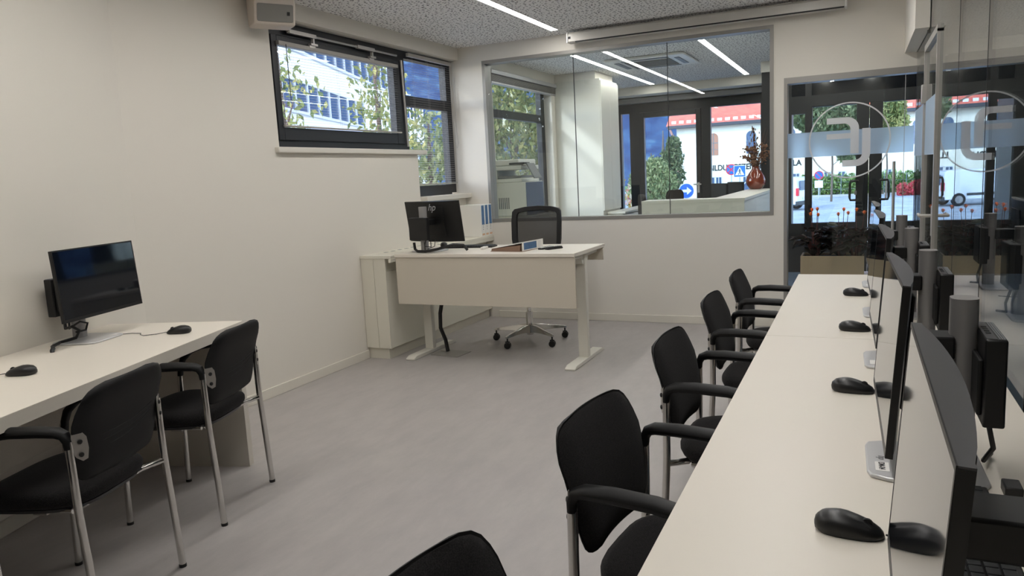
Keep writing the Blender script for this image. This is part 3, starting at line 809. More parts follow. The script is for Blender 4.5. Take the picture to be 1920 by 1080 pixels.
def hp_mark(r, loc, rot, size, m='grey_ink', nm='brand_mark'):
    return text(nm, 'hp', size, m, loc, rot, r, .0003, shear=.3)
RG = 'monitors on the right desk'
mon0 = make_monitor(zc=.255, tilt=.07, dy=.032)
RM = []
rl = ('monitor on the right desk with black side edge, largest and nearest to the camera', 'monitor on the right desk, second nearest, with stickered silver base', 'monitor on the right desk, third nearest, with its base in front of a mouse', 'monitor on the right desk, fourth nearest, before the far mouse', 'monitor on the right desk nearest the planter, mirroring the street')
ys = (.871, 1.738, 2.63, 3.46, 4.25)
for k, y in enumerate(ys):
    m = mon0 if k == 0 else copy_tree(mon0)
    m.location = (.057, y, .742); m.rotation_euler = (0, 0, PI if k == 0 else PI + .02); m['label'] = rl[k]; m['group'] = RG
    RM.append(m)
sticker(RM[1], 'DM-04'); sticker(RM[2], ''); sticker(RM[4], '')
hp_mark(RM[1], (.012, .022, .0093), (0, 0, PI / 2), .022)
def make_pc():
    r = thing('mini_pc', 'x', 'computer')
    # local: slim box, thickness along x, depth along y, height z, origin at bottom centre
    MB().box(-.017, .020, -.089, .089, 0, .172).build('case', 'black_plastic', r, bevel=.004)
    MB().box(-.026, -.017, -.075, .075, .02, .13).build('mount_bracket', 'black_matte', r, bevel=.003)
    f_ = MB().box(-.014, .003, -.083, .083, .1722, .1728).build('port_panel', 'housing', r, smooth=0)
    pt = MB()
    for y in (-.03, -.008, .012, .03): pt.box(-.010, -.001, y - .006, y + .006, .1730, .1736)
    pt.build('ports', 'black_matte', f_, smooth=0)
    vt = MB()
    for x in (.006, .010, .014): vt.box(x, x + .0022, -.083, .083, .1722, .1728)
    vt.build('vents', 'printer_grey', r, smooth=0)
    return r
pc0 = make_pc()
pl_ = ('black mini computer behind the nearest right desk monitor', 'black mini computer with silver port strip behind the second nearest right desk monitor', 'black mini computer behind the third nearest right desk monitor', 'black mini computer behind the fourth nearest right desk monitor', 'black mini computer behind the right desk monitor nearest the planter')
for k, y in enumerate(ys):
    p = pc0 if k == 0 else copy_tree(pc0)
    p.location = (.2365, y - .035, .863); p['label'] = pl_[k]; p['group'] = 'mini computers on monitor stands'
    b = MB().tube([(.236, y - .07, .862), (.25, y - .05, .80), (.24, y - .01, .758), (.262, y + .06, .750)], .005, 8).build('cable', 'black_plastic')
    tag(b, 'black cable hanging under the ' + ('nearest', 'second nearest', 'third nearest', 'fourth nearest', 'farthest')[k] + ' right desk mini computer', 'cable', 'computer cables')
# monitor by the left wall and one more at the left edge
ln = .27
monb = make_monitor(W=.52, H=.312, zc=.274, tilt=.06, shell='housing_black', dy=-.03); lm = monb; lm.location = (-3.145, 2.30, .742); lm.rotation_euler = (0, 0, ln)
tag(lm, 'black screen monitor standing alone on the left desk near the wall', 'monitor', 'left desk monitors')
s = MB().box(-.004, .022, .028, .062, .0092, .0096).build('label_sticker', 'label_white', lm, smooth=0)
def loc2(m, v): return Matrix.Translation(m[0]) @ Matrix.Rotation(m[1], 4, 'Z') @ Vector(v)
LMm = (Vector((-3.145, 2.30, .742)), ln)
p = copy_tree(pc0); v = loc2(LMm, (-.115, -.285, .115)); p.location = loc2(LMm, (-.195, .0, .118)); p.rotation_euler = (0, 0, ln + PI)
tag(p, 'black mini computer behind the left desk monitor, sticking out at its side', 'computer')
cb = MB()
P_ = lambda *a: loc2(LMm, a)
cb.tube([P_(-.185, -.03, .12), P_(-.16, -.06, .06), P_(-.10, -.09, .075), P_(-.09, -.06, .05), P_(-.10, -.075, .02), P_(-.13, -.14, .012), P_(-.10, -.22, .012), P_(-.06, -.26, .012)], .007, 8)
cb.tube([P_(-.185, .0, .12), P_(-.14, -.06, .06), P_(-.09, -.05, .09), P_(-.085, -.01, .075), P_(-.09, -.02, .045), P_(-.10, -.07, .045)], .005, 8)
cb.tube([P_(-.06, -.26, .014), P_(-.055, -.275, .006), P_(-.05, -.28, -.004)], .009, 8)
tag(cb.build('cable', 'black_plastic'), 'black cable bundle under the left desk monitor', 'cable')
# teacher monitor, seen from the back
TM = make_monitor(zc=.232, tilt=.15, shell='housing_black'); TM.location = (-3.045, 5.150, TZ); TM.rotation_euler = (0, 0, 1.425)
tag(TM, 'black monitor seen from behind on the teacher desk', 'monitor')
hp_mark(TM, (-.063, .012, .318), (PI / 2, 0, -PI / 2), .075, 'logo_grey')
TMm = (Vector((-3.045, 5.15, TZ)), 1.425)
p = copy_tree(pc0); p.location = loc2(TMm, (-.188, .005, .098)); p.rotation_euler = (0, 0, 1.425 + PI)
tag(p, 'black mini computer on the back of the teacher desk monitor', 'computer')
cb = MB(); P_ = lambda *a: loc2(TMm, a)
cb.tube([P_(-.19, .065, .08), P_(-.19, .06, .03), P_(-.195, .03, .012), P_(-.195, -.05, .012), P_(-.19, -.16, .03), P_(-.13, -.27, .06), P_(-.08, -.33, .05), P_(-.06, -.35, .012)], .011, 8)
cb.tube([P_(-.18, -.03, .08), P_(-.185, -.035, .05), P_(-.17, -.085, .045), P_(-.175, -.09, .10), P_(-.18, -.05, .11), P_(-.19, -.04, .06), P_(-.19, -.04, .012)], .004, 8)
cb.tube([P_(-.165, -.06, .12), P_(-.17, -.13, .10), P_(-.17, -.12, .05), P_(-.18, -.06, .03)], .003, 8)
tag(cb.build('cable', 'black_plastic'), 'black cable loom below the teacher desk monitor', 'cable')

def make_mouse():
    r = thing('computer_mouse', 'x', 'mouse')
    n = 20; vs = []; fs = []
    prof = [(.90, 0), (1.0, .006), (1.0, .013), (.93, .023), (.76, .031), (.5, .0355), (.2, .037)]
    for k, z in prof:
        for i in range(n):
            a = 2 * PI * i / n; c, s_ = math.cos(a), math.sin(a)
            x = .056 * k * math.copysign(abs(c) ** .8, c); y = .030 * k * math.copysign(abs(s_) ** .8, s_)
            y *= 1 - .10 * (x / .056)
            vs.append((x - .006 * (z / .037), y, z * (1 - .34 * max(0, (x + .005) / .056))))
    for i in range(len(prof) - 1):
        for j in range(n): fs.append((i * n + j, i * n + (j + 1) % n, (i + 1) * n + (j + 1) % n, (i + 1) * n + j))
    fs.append(tuple(range(n))[::-1]); fs.append(tuple((len(prof) - 1) * n + j for j in range(n)))
    MB().add(vs, fs).build('body', 'mouse', r, smooth=50)
    MB().lathe([(.004, -.003), (.0095, -.0025), (.0095, .0025), (.004, .003)], (.027, 0, .022), 16, Matrix.Rotation(PI / 2, 4, 'X')).build('scroll_wheel', 'black_matte', r)
    return r
m0 = make_mouse(); fst = [True]
def mouse(x, y, z, rz, label, pts, grp=None):
    m = m0 if fst[0] else copy_tree(m0); first = fst[0]; fst[0] = False
    m.location = (x, y, z); m.rotation_euler = (0, 0, rz)
    tag(m, label, 'mouse', grp)
    if not grp and 'group' in m: del m['group']
    return m, pts
mice = []
g = 'mice on the right desk'
for k, y in enumerate((1.345, 2.232, 3.065, 3.885)):
    lb = ('black mouse on the right desk, largest and nearest to the camera', 'black mouse on the right desk, second nearest, below the stickered monitor base', 'black mouse on the right desk, third nearest', 'black mouse on the right desk, smallest and farthest')[k]
    mice.append(mouse(-.006, y, .742, R_(-6), lb, [(.056, 0, .008), (.09, -.004, .003), (.13, .01, .003), (.2, .06, .003)], g))
mice.append(mouse(-2.872, 2.462, .742, lrz + R_(8), 'black mouse on the left desk near its far corner', [(.056, 0, .008), (.10, .01, .003), (.15, .03, .003), (.18, .0, .003), (.19, -.03, .003), (.24, -.045, .003), (.33, -.03, .003), (.40, .03, .003)]))
mice.append(mouse(-2.848, 1.712, .742, lrz + R_(8), 'black mouse on the left desk close to the left picture edge', [(.056, 0, .008), (.10, .008, .003), (.16, .02, .003), (.25, .01, .003)]))
for m, pts in mice: MB().tube(pts, .0016, 6).build('cord', 'black_plastic', m)
# keyboard and hub behind the nearest right monitor
def keyboard(label, loc, rot):
    r = thing('keyboard', label, 'keyboard', loc); r.rotation_euler = rot
    MB().box(-.065, .065, -.218, .218, 0, .012).build('case', 'black_plastic', r, bevel=.004)
    k = MB()
    for i in range(5):
        for j in range(18): k.box(-.055 + i * .0225, -.0365 + i * .0225, -.208 + j * .0232, -.188 + j * .0232, .012, .0165)
    k.build('keycaps', 'keys', r, bevel=.001)
    return r
keyboard('black keyboard tucked behind the nearest right desk monitor', (.168, 1.375, .743), (0, 0, R_(1)))
keyboard('black keyboard on the teacher desk', (-2.86, 5.36, TZ), (0, 0, PI / 2 + .1))
o = MB().cbox((.27, 1.60, .753), (.03, .05, .022)).build('usb_adapter', 'black_plastic', bevel=.003); tag(o, 'small black adapter box on the right desk behind the nearest monitor', 'adapter')

# ------------------------------------------------------------------ things on the teacher desk and the sideboard
o, _ = mouse(-3.16, 5.47, TZ, PI / 2 + .5, 'dark mouse on the teacher desk behind the keyboard', None)
o = thing('desk_clicker', 'white remote clicker lying on the teacher desk beside the keyboard', 'remote', (-2.655, 5.22, TZ), R_(100))
MB().prism(rrect(.12, .035, .014), 0, .018, XY).build('body', 'white_plastic', o, bevel=.005)
MB().lathe([(.008, .018), (.008, .020)], (.03, 0, 0), 12).build('button', 'printer_grey', o)
bd = thing('ring_binder', 'white ring binder lying open-edged on the teacher desk', 'binder', (-2.34, 5.16, TZ), R_(82))
# local x along the spine, y across; spine stands at -y side
MB().box(-.15, .15, -.135, -.131, .004, .070).build('spine', 'paper', bd, bevel=.001)
MB().box(-.15, .15, -.135, .15, 0, .004).build('rear_cover', 'cardboard', bd, bevel=.001)
MB().prism([(-.135, .066), (.15, .022), (.15, .026), (-.135, .070)], -.15, .15, YZ).build('front_cover', 'paper', bd, bevel=.001)
pg = MB()
for k in range(6): pg.prism([(-.11, .006 + k * .007), (.145, .006 + k * .0022), (.145, .0078 + k * .0022), (-.11, .012 + k * .007)], -.145 + k * .001, .145 - k * .002, YZ)
pg.build('pages', 'cardboard', bd, smooth=0)
MB().box(-.13, .05, -.1362, -.1352, .012, .062).build('spine_label', 'binder_blue', bd, smooth=0)
MB().box(.075, .115, -.1362, -.1352, .014, .06).build('spine_sticker', 'label_white', bd, smooth=0)
for (x, y, rz, m_, lb) in ((-2.125, 5.20, R_(70), 'remote_light', 'light grey remote control with black edge on the teacher desk'), (-2.055, 5.18, R_(62), 'black_plastic', 'black remote control on the teacher desk')):
    o = thing('remote_control', lb, 'remote', (x, y, TZ), rz)
    MB().prism(rrect(.15, .045, .012), 0, .012, XY).build('case', 'black_plastic', o, bevel=.003)
    MB().prism(rrect(.142, .039, .010), .012, .018, XY).build('face', m_, o, bevel=.002)
    bt = MB()
    for i in range(4):
        for j in (-1, 0, 1): bt.lathe([(.0035, .018), (.0035, .0195)], (.045 - i * .022, j * .011, 0), 8)
    bt.build('buttons', 'phone_grey', o)
for k in range(3):
    lb = ('white ring binder with blue spine picture, showing its broad white cover, foremost of the three', 'white ring binder with blue spine picture, middle of the three on the sideboard', 'white ring binder with blue spine picture, against the back wall, last of the three')[k]
    o = thing('ring_binder', lb, 'binder', (-3.297, 6.49 + k * .0795, .83), PI / 2, 'binders standing on the sideboard')
    MB().box(-.038, .038, .0, .27, 0, .308).build('cover', 'paper', o, bevel=.002)
    MB().box(-.027, .027, -.0008, 0, .115, .30).build('spine_label', 'binder_blue', o, smooth=0)
    MB().box(-.027, .027, -.0008, 0, .012, .03).build('spine_sticker', 'peach', o, smooth=0)
    dt = MB()
    for z in (.065, .085, .10): dt.box(-.006, .002, -.001, -.0002, z, z + .008)
    dt.build('spine_dots', 'grey_ink', o, smooth=0)

# ------------------------------------------------------------------ teacher's swivel chair
oc = thing('office_chair', 'black mesh back swivel chair with chrome base at the teacher desk', 'chair', (-2.515, 5.715, 0), -PI / 2)
# local +x is the sitting direction (towards the viewer)
out = [(-.225 + .0, .40)]
def back_pt(y, z): return (-.235 - .10 * (z - .6) + .05 * (y / .23) ** 2, y, z)
fr = MB(); n = 0
outer = [(.21, .72), (.228, .85), (.231, 1.0), (.224, 1.085), (.205, 1.108), (.12, 1.124), (0, 1.130)]
outer = outer + [(-y, z) for y, z in outer[-2::-1]] + [(-.15, .66), (0, .64), (.15, .66)]
inner = [(.180, .80), (.184, .87), (.186, 1.0), (.183, 1.055), (.172, 1.075), (.10, 1.086), (0, 1.090)]
inner = inner + [(-y, z) for y, z in inner[-2::-1]] + [(-.09, .765), (0, .755), (.09, .765)]
vs = []; fs = []; N = len(outer)
for (y, z) in outer: vs += [back_pt(y, z), (lambda p: (p[0] - .028, p[1], p[2]))(back_pt(y, z))]
for (y, z) in inner: vs += [back_pt(y, z), (lambda p: (p[0] - .028, p[1], p[2]))(back_pt(y, z))]
for i in range(N):
    j = (i + 1) % N; o0, o1, i0, i1 = 2 * i, 2 * j, 2 * N + 2 * i, 2 * N + 2 * j
    fs += [(o0, o1, i1, i0), (o0 + 1, i0 + 1, i1 + 1, o1 + 1), (o0, o0 + 1, o1 + 1, o1), (i0, i1, i1 + 1, i0 + 1)]
fr.add(vs, fs).build('back_frame', 'black_plastic', oc, bevel=.005)
vs = [(lambda p: (p[0] - .012, p[1], p[2]))(back_pt(y * 1.04, z)) for y, z in inner]
MB().add(vs, [tuple(range(N))]).build('mesh_back', 'netting', oc, smooth=0)
sm = MB(); sm.prism([(u, v) for u, v in rrect(.46, .47, .09, 6)], .45, .51, XY).build('seat', 'seat_fabric', oc, bevel=.02, seg=3)
MB().cbox((-.03, 0, .42), (.22, .16, .06)).build('mechanism', 'black_plastic', oc, bevel=.01)
MB().prism([(-.12, .40), (-.22, .42), (-.285, .55), (-.29, .72), (-.265, .72), (-.258, .56), (-.20, .455), (-.12, .44)], -.04, .04, XZ).build('back_bar', 'black_plastic', oc, bevel=.006)
for s in (-1, 1):
    MB().tube([(-.02, s * .20, .44), (-.02, s * .285, .46), (-.02, s * .285, .62)], .014, 8).cbox((.0, s * .285, .63), (.24, .075, .025)).build('armrest', 'black_plastic', oc, bevel=.006)
MB().tube([(0, 0, .24), (0, 0, .40)], .017, 14).build('gas_lift', 'chrome', oc)
MB().lathe([(.028, .06), (.030, .075), (.033, .12), (.030, .13), (.030, .245), (.031, .25), (.031, .256)], (0, 0, 0), 18).build('column', 'chrome', oc)
for k in range(5):
    a = 2 * PI * k / 5 + R_(-14)
    M = Matrix.Rotation(a, 4, 'Z')
    st = MB(); vs = []
    secs = [(.02, .030, .075, .150), (.10, .024, .090, .145), (.20, .019, .092, .125), (.30, .016, .088, .108), (.325, .012, .086, .102)]
    for (x, w_, z0, z1) in secs: vs += [M @ Vector(p) for p in ((x, -w_, z0), (x, w_, z0), (x, w_ * .6, z1), (x, -w_ * .6, z1))]
    fs = [(0, 1, 2, 3), tuple(4 * (len(secs) - 1) + i for i in (3, 2, 1, 0))]
    for i in range(len(secs) - 1):
        for j in range(4): fs.append((4 * i + j, 4 * i + (j + 1) % 4, 4 * i + 4 + (j + 1) % 4, 4 * i + 4 + j))
    sp = st.add(vs, fs).build('base_leg', 'chrome', oc, bevel=.003)
    c = M @ Vector((.31, 0, 0))
    cm = MB(); Mx = Matrix.Translation(c) @ Matrix.Rotation(PI / 2 + R_(15), 4, 'Z')
    for s in (-1, 1): cm.lathe([(.010, -.009), (.026, -.008), (.028, 0), (.026, .008), (.010, .009)], (0, 0, 0), 16, Mx @ Matrix.Translation((0, s * .017, .028)) @ Matrix.Rotation(PI / 2, 4, 'X'))
    cm.box(-.018, .018, -.006, .006, .03, .06, Mx); cm.tube([c + Vector((0, 0, .05)), c + Vector((0, 0, .095))], .007, 8)
    cm.build('caster', 'black_plastic', oc)

# ------------------------------------------------------------------ speaker and projection screen
sp = thing('loudspeaker', 'pale wall loudspeaker with grey grille above the tilting window', 'speaker', (-3.44, 3.93, 2.405))
sp.rotation_euler = (0, 0, R_(-33))
# local +x front
MB().prism([(.098, .0), (.104, .010), (.138, .132), (.118, .24), (-.06, .24), (-.06, .03), (-.05, 0)], -.128, .128, XZ).build('housing', 'speaker_body', sp, bevel=.010)
Ms = Matrix.Translation((.1215, 0, .070)) @ Matrix.Rotation(R_(15), 4, 'Y')
MB().prism(rrect(.225, .106, .010), .0, .004, lambda u, v, w: Ms @ Vector((w, u, v))).build('grille', 'grille', sp, bevel=.002)
MB().box(.004, .0055, .072, .09, -.012, .010, Ms).build('badge', 'ink', sp, smooth=0)
MB().box(-.14, -.05, -.03, .03, .10, .2).build('bracket', 'speaker_body', sp, bevel=.004)
ps = thing('projection_screen', 'long white rolled projection screen casing above the interior window', 'projection screen', (-1.245, 6.575, 2.54))
MB().prism([(-.05, .008), (-.04, 0), (.05, 0), (.055, .02), (.055, .075), (.04, .088), (-.035, .088), (-.05, .074)], -1.125, 1.125, lambda u, v, w: (w, u, v)).build('casing', 'casing', ps, bevel=.003)
MB().box(-1.06, 1.12, -.049, -.036, -.002, .007).build('slot', 'ink', ps, smooth=0)
for x in (-1.133, 1.133): MB().prism([(-.053, .0), (.058, 0), (.058, .09), (-.045, .09), (-.053, .076)], x - .008, x + .008, lambda u, v, w: (w, u, v)).build('end_cap', 'white_plastic', ps, bevel=.004)
MB().box(-1.125, -1.10, -.0515, -.049, .03, .05).build('socket', 'ink', ps, smooth=0)
for x in (-.95, .9): MB().box(x - .02, x + .02, -.02, .115, .085, .098).build('bracket', 'alu', ps)

# ------------------------------------------------------------------ reception room contents
pr = thing('photocopier', 'large grey white photocopier standing by the reception window', 'photocopier', (-3.35, 7.55, .97))
MB().box(-.22, .16, -.24, .24, 0, .36).build('body', 'printer_light', pr, bevel=.01)
MB().box(.16, .165, -.235, .235, .01, .355).build('front_door', 'printer_blue', pr, bevel=.002)
MB().box(-.22, .12, -.24, .24, .36, .40).build('output_shelf', 'printer_light', pr, bevel=.006)
MB().box(-.22, -.17, -.24, .24, .40, .50).build('rear_column', 'printer_light', pr, bevel=.006)
MB().box(-.17, .10, -.22, .24, .402, .43).build('output_tray', 'printer_grey', pr, bevel=.004)
MB().box(-.22, .12, -.24, .24, .49, .535).build('scanner', 'printer_light', pr, bevel=.008)
MB().box(-.22, .09, -.23, .23, .535, .60).build('document_feeder', 'printer_light', pr, bevel=.012)
MB().box(-.02, .16, -.242, -.10, .545, .565).build('feeder_tray', 'phone_grey', pr, bevel=.004)
MB().box(0, .014, -.10, .10, -.09, .09, Matrix.Translation((.215, -.14, .47)) @ Matrix.Rotation(R_(-28), 4, 'Y')).build('control_panel', 'printer_grey', pr, bevel=.004)
vt = MB()
for k in range(6): vt.box(-.16 + k * .022, -.148 + k * .022, -.2415, -.24, .08, .2)
vt.build('vents', 'printer_grey', pr, smooth=0)
cb_ = thing('low_cabinet', 'white low cabinet under the photocopier', 'cabinet', (-3.35, 7.55, 0))
MB().box(-.222, .17, -.30, .35, .05, .95).build('body', 'counter', cb_, bevel=.003); MB().box(-.222, .18, -.31, .36, .95, .97).build('top', 'counter', cb_, bevel=.002); MB().box(-.20, .15, -.28, .33, 0, .05).build('plinth', 'frame_grey', cb_)
tc = thing('tall_cabinet', 'tall white cupboard column beside the reception window', 'cabinet', (XL, 9.26, 0))
MB().box(.001, .605, .002, .75, .0, 2.555).build('body', 'counter', tc, bevel=.002)
MB().box(.605, .622, .004, .37, .90, 2.53).build('door', 'counter', tc, bevel=.002); MB().box(.605, .622, .374, .745, .90, 2.53).build('door', 'counter', tc, bevel=.002)
MB().box(.001, .55, .004, .74, 2.555, ZC - .002).build('filler_panel', 'wall', tc)
lc_ = thing('low_cabinet', 'white low cabinet with drawers beside the tall reception cupboard', 'cabinet', (-2.94, 9.35, 0))
MB().box(0, .20, .0, 1.6, .05, .855).build('body', 'counter', lc_, bevel=.002); MB().box(0, .235, -.02, 1.62, .855, .88).build('top', 'counter', lc_, bevel=.002); MB().box(.02, .18, .02, 1.58, 0, .05).build('plinth', 'frame_grey', lc_)
for k in range(2):
    dr = MB().box(.20, .216, .02 + k * .79, .79 + k * .79, .62, .84).build('drawer', 'counter', lc_, bevel=.002)
    MB().box(.216, .232, .30 + k * .79, .44 + k * .79, .80, .81).build('handle', 'frame_grey', dr, bevel=.002)
ct = thing('reception_counter', 'white L-shaped reception counter carrying the vase', 'counter', (-.968, 7.28, 0))
CZ = 1.085
MB().box(-.975, 0, 0, .03, 0, CZ - .03).build('front_panel', 'counter', ct, bevel=.001)
MB().box(-.03, 0, .03, 2.7, 0, CZ - .03).build('side_panel', 'counter', ct, bevel=.001)
MB().prism([(-.975, -.005), (.005, -.005), (.005, 2.7), (-.31, 2.7), (-.31, .30), (-.975, .30)], CZ - .03, CZ, XY).build('top', 'counter', ct, bevel=.0015)
MB().box(-.975, -.31, .30, .95, .70, .73).build('work_surface', 'counter', ct, bevel=.001)
MB().box(-.80, -.31, .95, 2.7, .70, .73).build('work_surface', 'counter', ct, bevel=.001)
for p in ((-.95, .92), (-.78, 2.66), (-.95, .35)): MB().tube([(p[0], p[1], 0), (p[0], p[1], .70)], .02, 10).build('leg', 'frame_grey', ct)
vs_ = thing('vase', 'glossy red brown vase of dried flowers on the reception counter', 'vase', (-1.165, 9.80, 1.085))
vs_.scale = (.93, .93, .93)
MB().lathe([(.062, 0), (.085, .012), (.118, .06), (.130, .11), (.120, .16), (.088, .215), (.058, .255), (.048, .28), (.052, .30), (.044, .30), (.040, .27)], (0, 0, 0), 28).build('body', 'vase', vs_, smooth=60)
rnd = random.Random(5)
stm = MB(); hd = MB(); tw = MB()
for k in range(34):
    a = rnd.uniform(0, 2 * PI); sp_ = rnd.uniform(.04, .20); h_ = rnd.uniform(.06, .28)
    tip = Vector((sp_ * math.cos(a), sp_ * math.sin(a), .29 + h_))
    stm.tube([(0.01 * math.cos(a), .01 * math.sin(a), .2), (tip.x * .45, tip.y * .45, .29 + h_ * .55), tip], .0035, 5)
    for j in range(9):
        q = tip + Vector((rnd.gauss(0, .022), rnd.gauss(0, .022), rnd.gauss(0, .016)))
        hd.lathe([(.004, -.010), (.014, 0), (.004, .010)], q, 6)
for k in range(14):
    a = rnd.uniform(-1, 1); b = rnd.uniform(-.25, .25)
    tw.tube([(0, 0, .25), (.08 * a, .08 * b, .45), (.20 * a + .02, .2 * b, .60 + rnd.uniform(0, .22))], [.004, .003, .0015], 5)
for k in range(60):
    z = rnd.uniform(.52, .82); tw.lathe([(.002, -.018), (.008, 0), (.002, .018)], (rnd.gauss(-.02, .022), rnd.gauss(0, .02), z), 5)
stm.build('stems', 'dry_stem', vs_); hd.build('flower_heads', 'dry_flower', vs_); tw.build('twigs', 'dry_stem', vs_)
def rec_chair(x, y, rz, z, label):
    t = thing('office_chair', label, 'chair', (x, y, 0), rz, 'chairs behind the reception counter')
    MB().prism([(u, v + z - .24) for u, v in rrect(.36, .48, .08)], -.25, -.20, YZ).build('backrest', 'seat_fabric', t, bevel=.012)
    MB().prism(rrect(.46, .46, .08), .42, .50, XY).build('seat', 'seat_fabric', t, bevel=.015)
    MB().tube([(-.2, 0, .46), (-.25, 0, .62)], .022, 8).build('back_bar', 'black_plastic', t)
    MB().tube([(0, 0, .08), (0, 0, .42)], .025, 10).build('gas_lift', 'black_plastic', t)
    for k in range(5):
        a = 2 * PI * k / 5
        MB().tube([(0, 0, .10), (.28 * math.cos(a), .28 * math.sin(a), .05)], .018, 8).lathe([(.02, 0), (.028, .02), (.02, .045)], (.28 * math.cos(a), .28 * math.sin(a), 0), 10).build('base_leg', 'black_plastic', t)
rec_chair(-2.326, 9.60, R_(25), 1.083, 'dark office chair at the left end of the reception counter')
rec_chair(-2.17, 10.62, R_(-25), 1.095, 'dark office chair behind the reception counter beside the round blue sign')
for k, (x, y, rz, lb) in enumerate(((-1.50, 9.15, R_(225), 'black monitor behind the reception counter, left of the pair near the vase'), (-1.385, 9.62, R_(225), 'black monitor behind the reception counter, right of the pair near the vase'))):
    t = thing('monitor', lb, 'monitor', (x, y, .73), rz, 'reception monitors')
    MB().prism([(u, v + .31) for u, v in rrect(.30, .30, .015)], -.02, .012, YZ).build('panel', 'housing_black', t, bevel=.004)
    MB().box(-.05, -.02, -.03, .03, .0, .32).build('column', 'black_plastic', t, bevel=.004); MB().prism(rrect(.20, .24, .03), 0, .012, XY).build('base', 'black_plastic', t, bevel=.003)

# ------------------------------------------------------------------ planter in the foyer
pn = thing('planter_box', 'long beige planter box behind the back glass door', 'planter', (-.235, 8.0, 0))
PW = .29; w = MB()
for a in ((-PW, PW, 0, .02), (-PW, PW, .33, .35), (-PW, -PW + .02, .02, .33), (PW - .02, PW, .02, .33)): w.box(a[0], a[1], a[2], a[3], 0, .455)
w.build('box', 'planter', pn, smooth=0)
B('soil', 'soil', -PW + .02, PW - .02, .02, .33, .02, .43, pn)
def leaf(mb, base, d, L, Wd, droop, rnd):
    d = Vector(d).normalized(); side = d.cross(Vector((0, 0, 1))).normalized(); vs = []
    for i in range(6):
        q = i / 5; c = Vector(base) + d * (L * q) - Vector((0, 0, droop * q * q))
        hwid = Wd * math.sin(PI * min(.98, q * .92 + .06)) ** .8
        up = Vector((0, 0, .012 * math.sin(q * 9)))
        vs += [c - side * hwid + up, c - Vector((0, 0, .012)), c + side * hwid + up]
    fs = []
    for i in range(5): fs += [(3 * i, 3 * i + 1, 3 * i + 4, 3 * i + 3), (3 * i + 1, 3 * i + 2, 3 * i + 5, 3 * i + 4)]
    mb.add(vs, fs)
def plant(x, seed, flowers, label):
    rnd = random.Random(seed)
    t = thing('flowering_plant', label, 'plant', (x, 8.17, .43), 0, 'plants in the foyer planter')
    st = MB(); lf = MB()
    for k in range(30):
        a = rnd.uniform(0, 2 * PI); h = rnd.uniform(.12, .29); s = rnd.uniform(.04, .12)
        tip = (s * math.cos(a), s * math.sin(a) * .8, h)
        st.tube([(.035 * math.cos(a), .035 * math.sin(a), 0), (tip[0] * .6, tip[1] * .6, h * .6), tip], .004, 5)
        leaf(lf, tip, (math.cos(a), math.sin(a) * .8, rnd.uniform(-.05, .55)), rnd.uniform(.15, .23), rnd.uniform(.045, .07), rnd.uniform(.02, .10), rnd)
    for k in range(5):
        a = rnd.uniform(0, 2 * PI); leaf(lf, (.04 * math.cos(a), .04 * math.sin(a), .02), (math.cos(a), math.sin(a), .9), .17, .035, .02, rnd)
    st.build('stems', 'plant_stem', t); lf.build('leaves', 'leaf_plant', t, recalc=False, smooth=60)
    for (fx, fy, fz) in flowers:
        fl = MB(); fl.tube([(fx * .4, fy * .4, .1), (fx * .8, fy, fz * .7), (fx, fy, fz)], .003, 5)
        s_ = fl.build('flower_stem', 'plant_stem', t)
        fm = MB()
        for q in range(11):
            a = 2 * PI * q / 11; r_ = .030 if q % 2 else .020; e = .016 if q % 2 else .026
            c = Vector((fx, fy, fz))
            fm.add([c, c + Vector((r_ * .6 * math.cos(a - .3), r_ * .6 * math.sin(a - .3), e * .6)), c + Vector((r_ * math.cos(a), r_ * math.sin(a), e)), c + Vector((r_ * .6 * math.cos(a + .3), r_ * .6 * math.sin(a + .3), e * .6))], [(0, 1, 2, 3)])
        fm.lathe([(.004, -.012), (.013, 0), (.012, .014), (.004, .026)], (fx, fy, fz), 8)
        fm.build('flower', 'flower_orange', s_, recalc=False, smooth=0)
plant(-.40, 3, [(-.03, 0, .47), (.02, .02, .475), (.03, -.02, .42), (-.04, -.03, .43)], 'dark leaved orange flowering plant at the left end of the planter')
plant(-.155, 8, [(-.03, 0, .42), (.02, .02, .465), (.06, -.01, .43)], 'dark leaved orange flowering plant in the middle of the planter')
plant(-.02, 14, [(.0, .0, .46), (.07, .01, .43), (.17, .02, .47)], 'dark leaved orange flowering plant at the planter end behind the monitors')

# ------------------------------------------------------------------ outside
GZ = -1.15
struct(B('road', 'asphalt', -120, 80, 13.0, 59.5, GZ - .2, GZ))
struct(B('ground', 'grass', -160, 120, 59.5, 130, GZ - .2, GZ + .05))
struct(B('ground_verge', 'asphalt', -120, -4.4, -40, 12.99, GZ - .2, GZ - .01))
struct(B('kerb', 'kerb', -30, 40, 58.9, 59.5, GZ, GZ + .14))
# mountain ridge
rnd = random.Random(2); vs = []; fs = []; NA, NR = 60, 12
for i in range(NA + 1):
    az = R_(-95 + 130 * i / NA)
    for j in range(NR + 1):
        q = j / NR; d = 260 + 420 * q
        h = -8 + 250 * q ** 1.05 * (1 + .12 * math.sin(i * .37) + .06 * math.sin(i * 1.1 + 1)) + rnd.uniform(-5, 5) * q
        vs.append((d * math.sin(az), d * math.cos(az), h))
for i in range(NA):
    for j in range(NR): a = i * (NR + 1) + j; fs.append((a, a + NR + 1, a + NR + 2, a + 1))
struct(MB().add(vs, fs).build('mountain', 'forest_haze', smooth=180), 'forested mountain slope with distance haze painted into its dark blue')
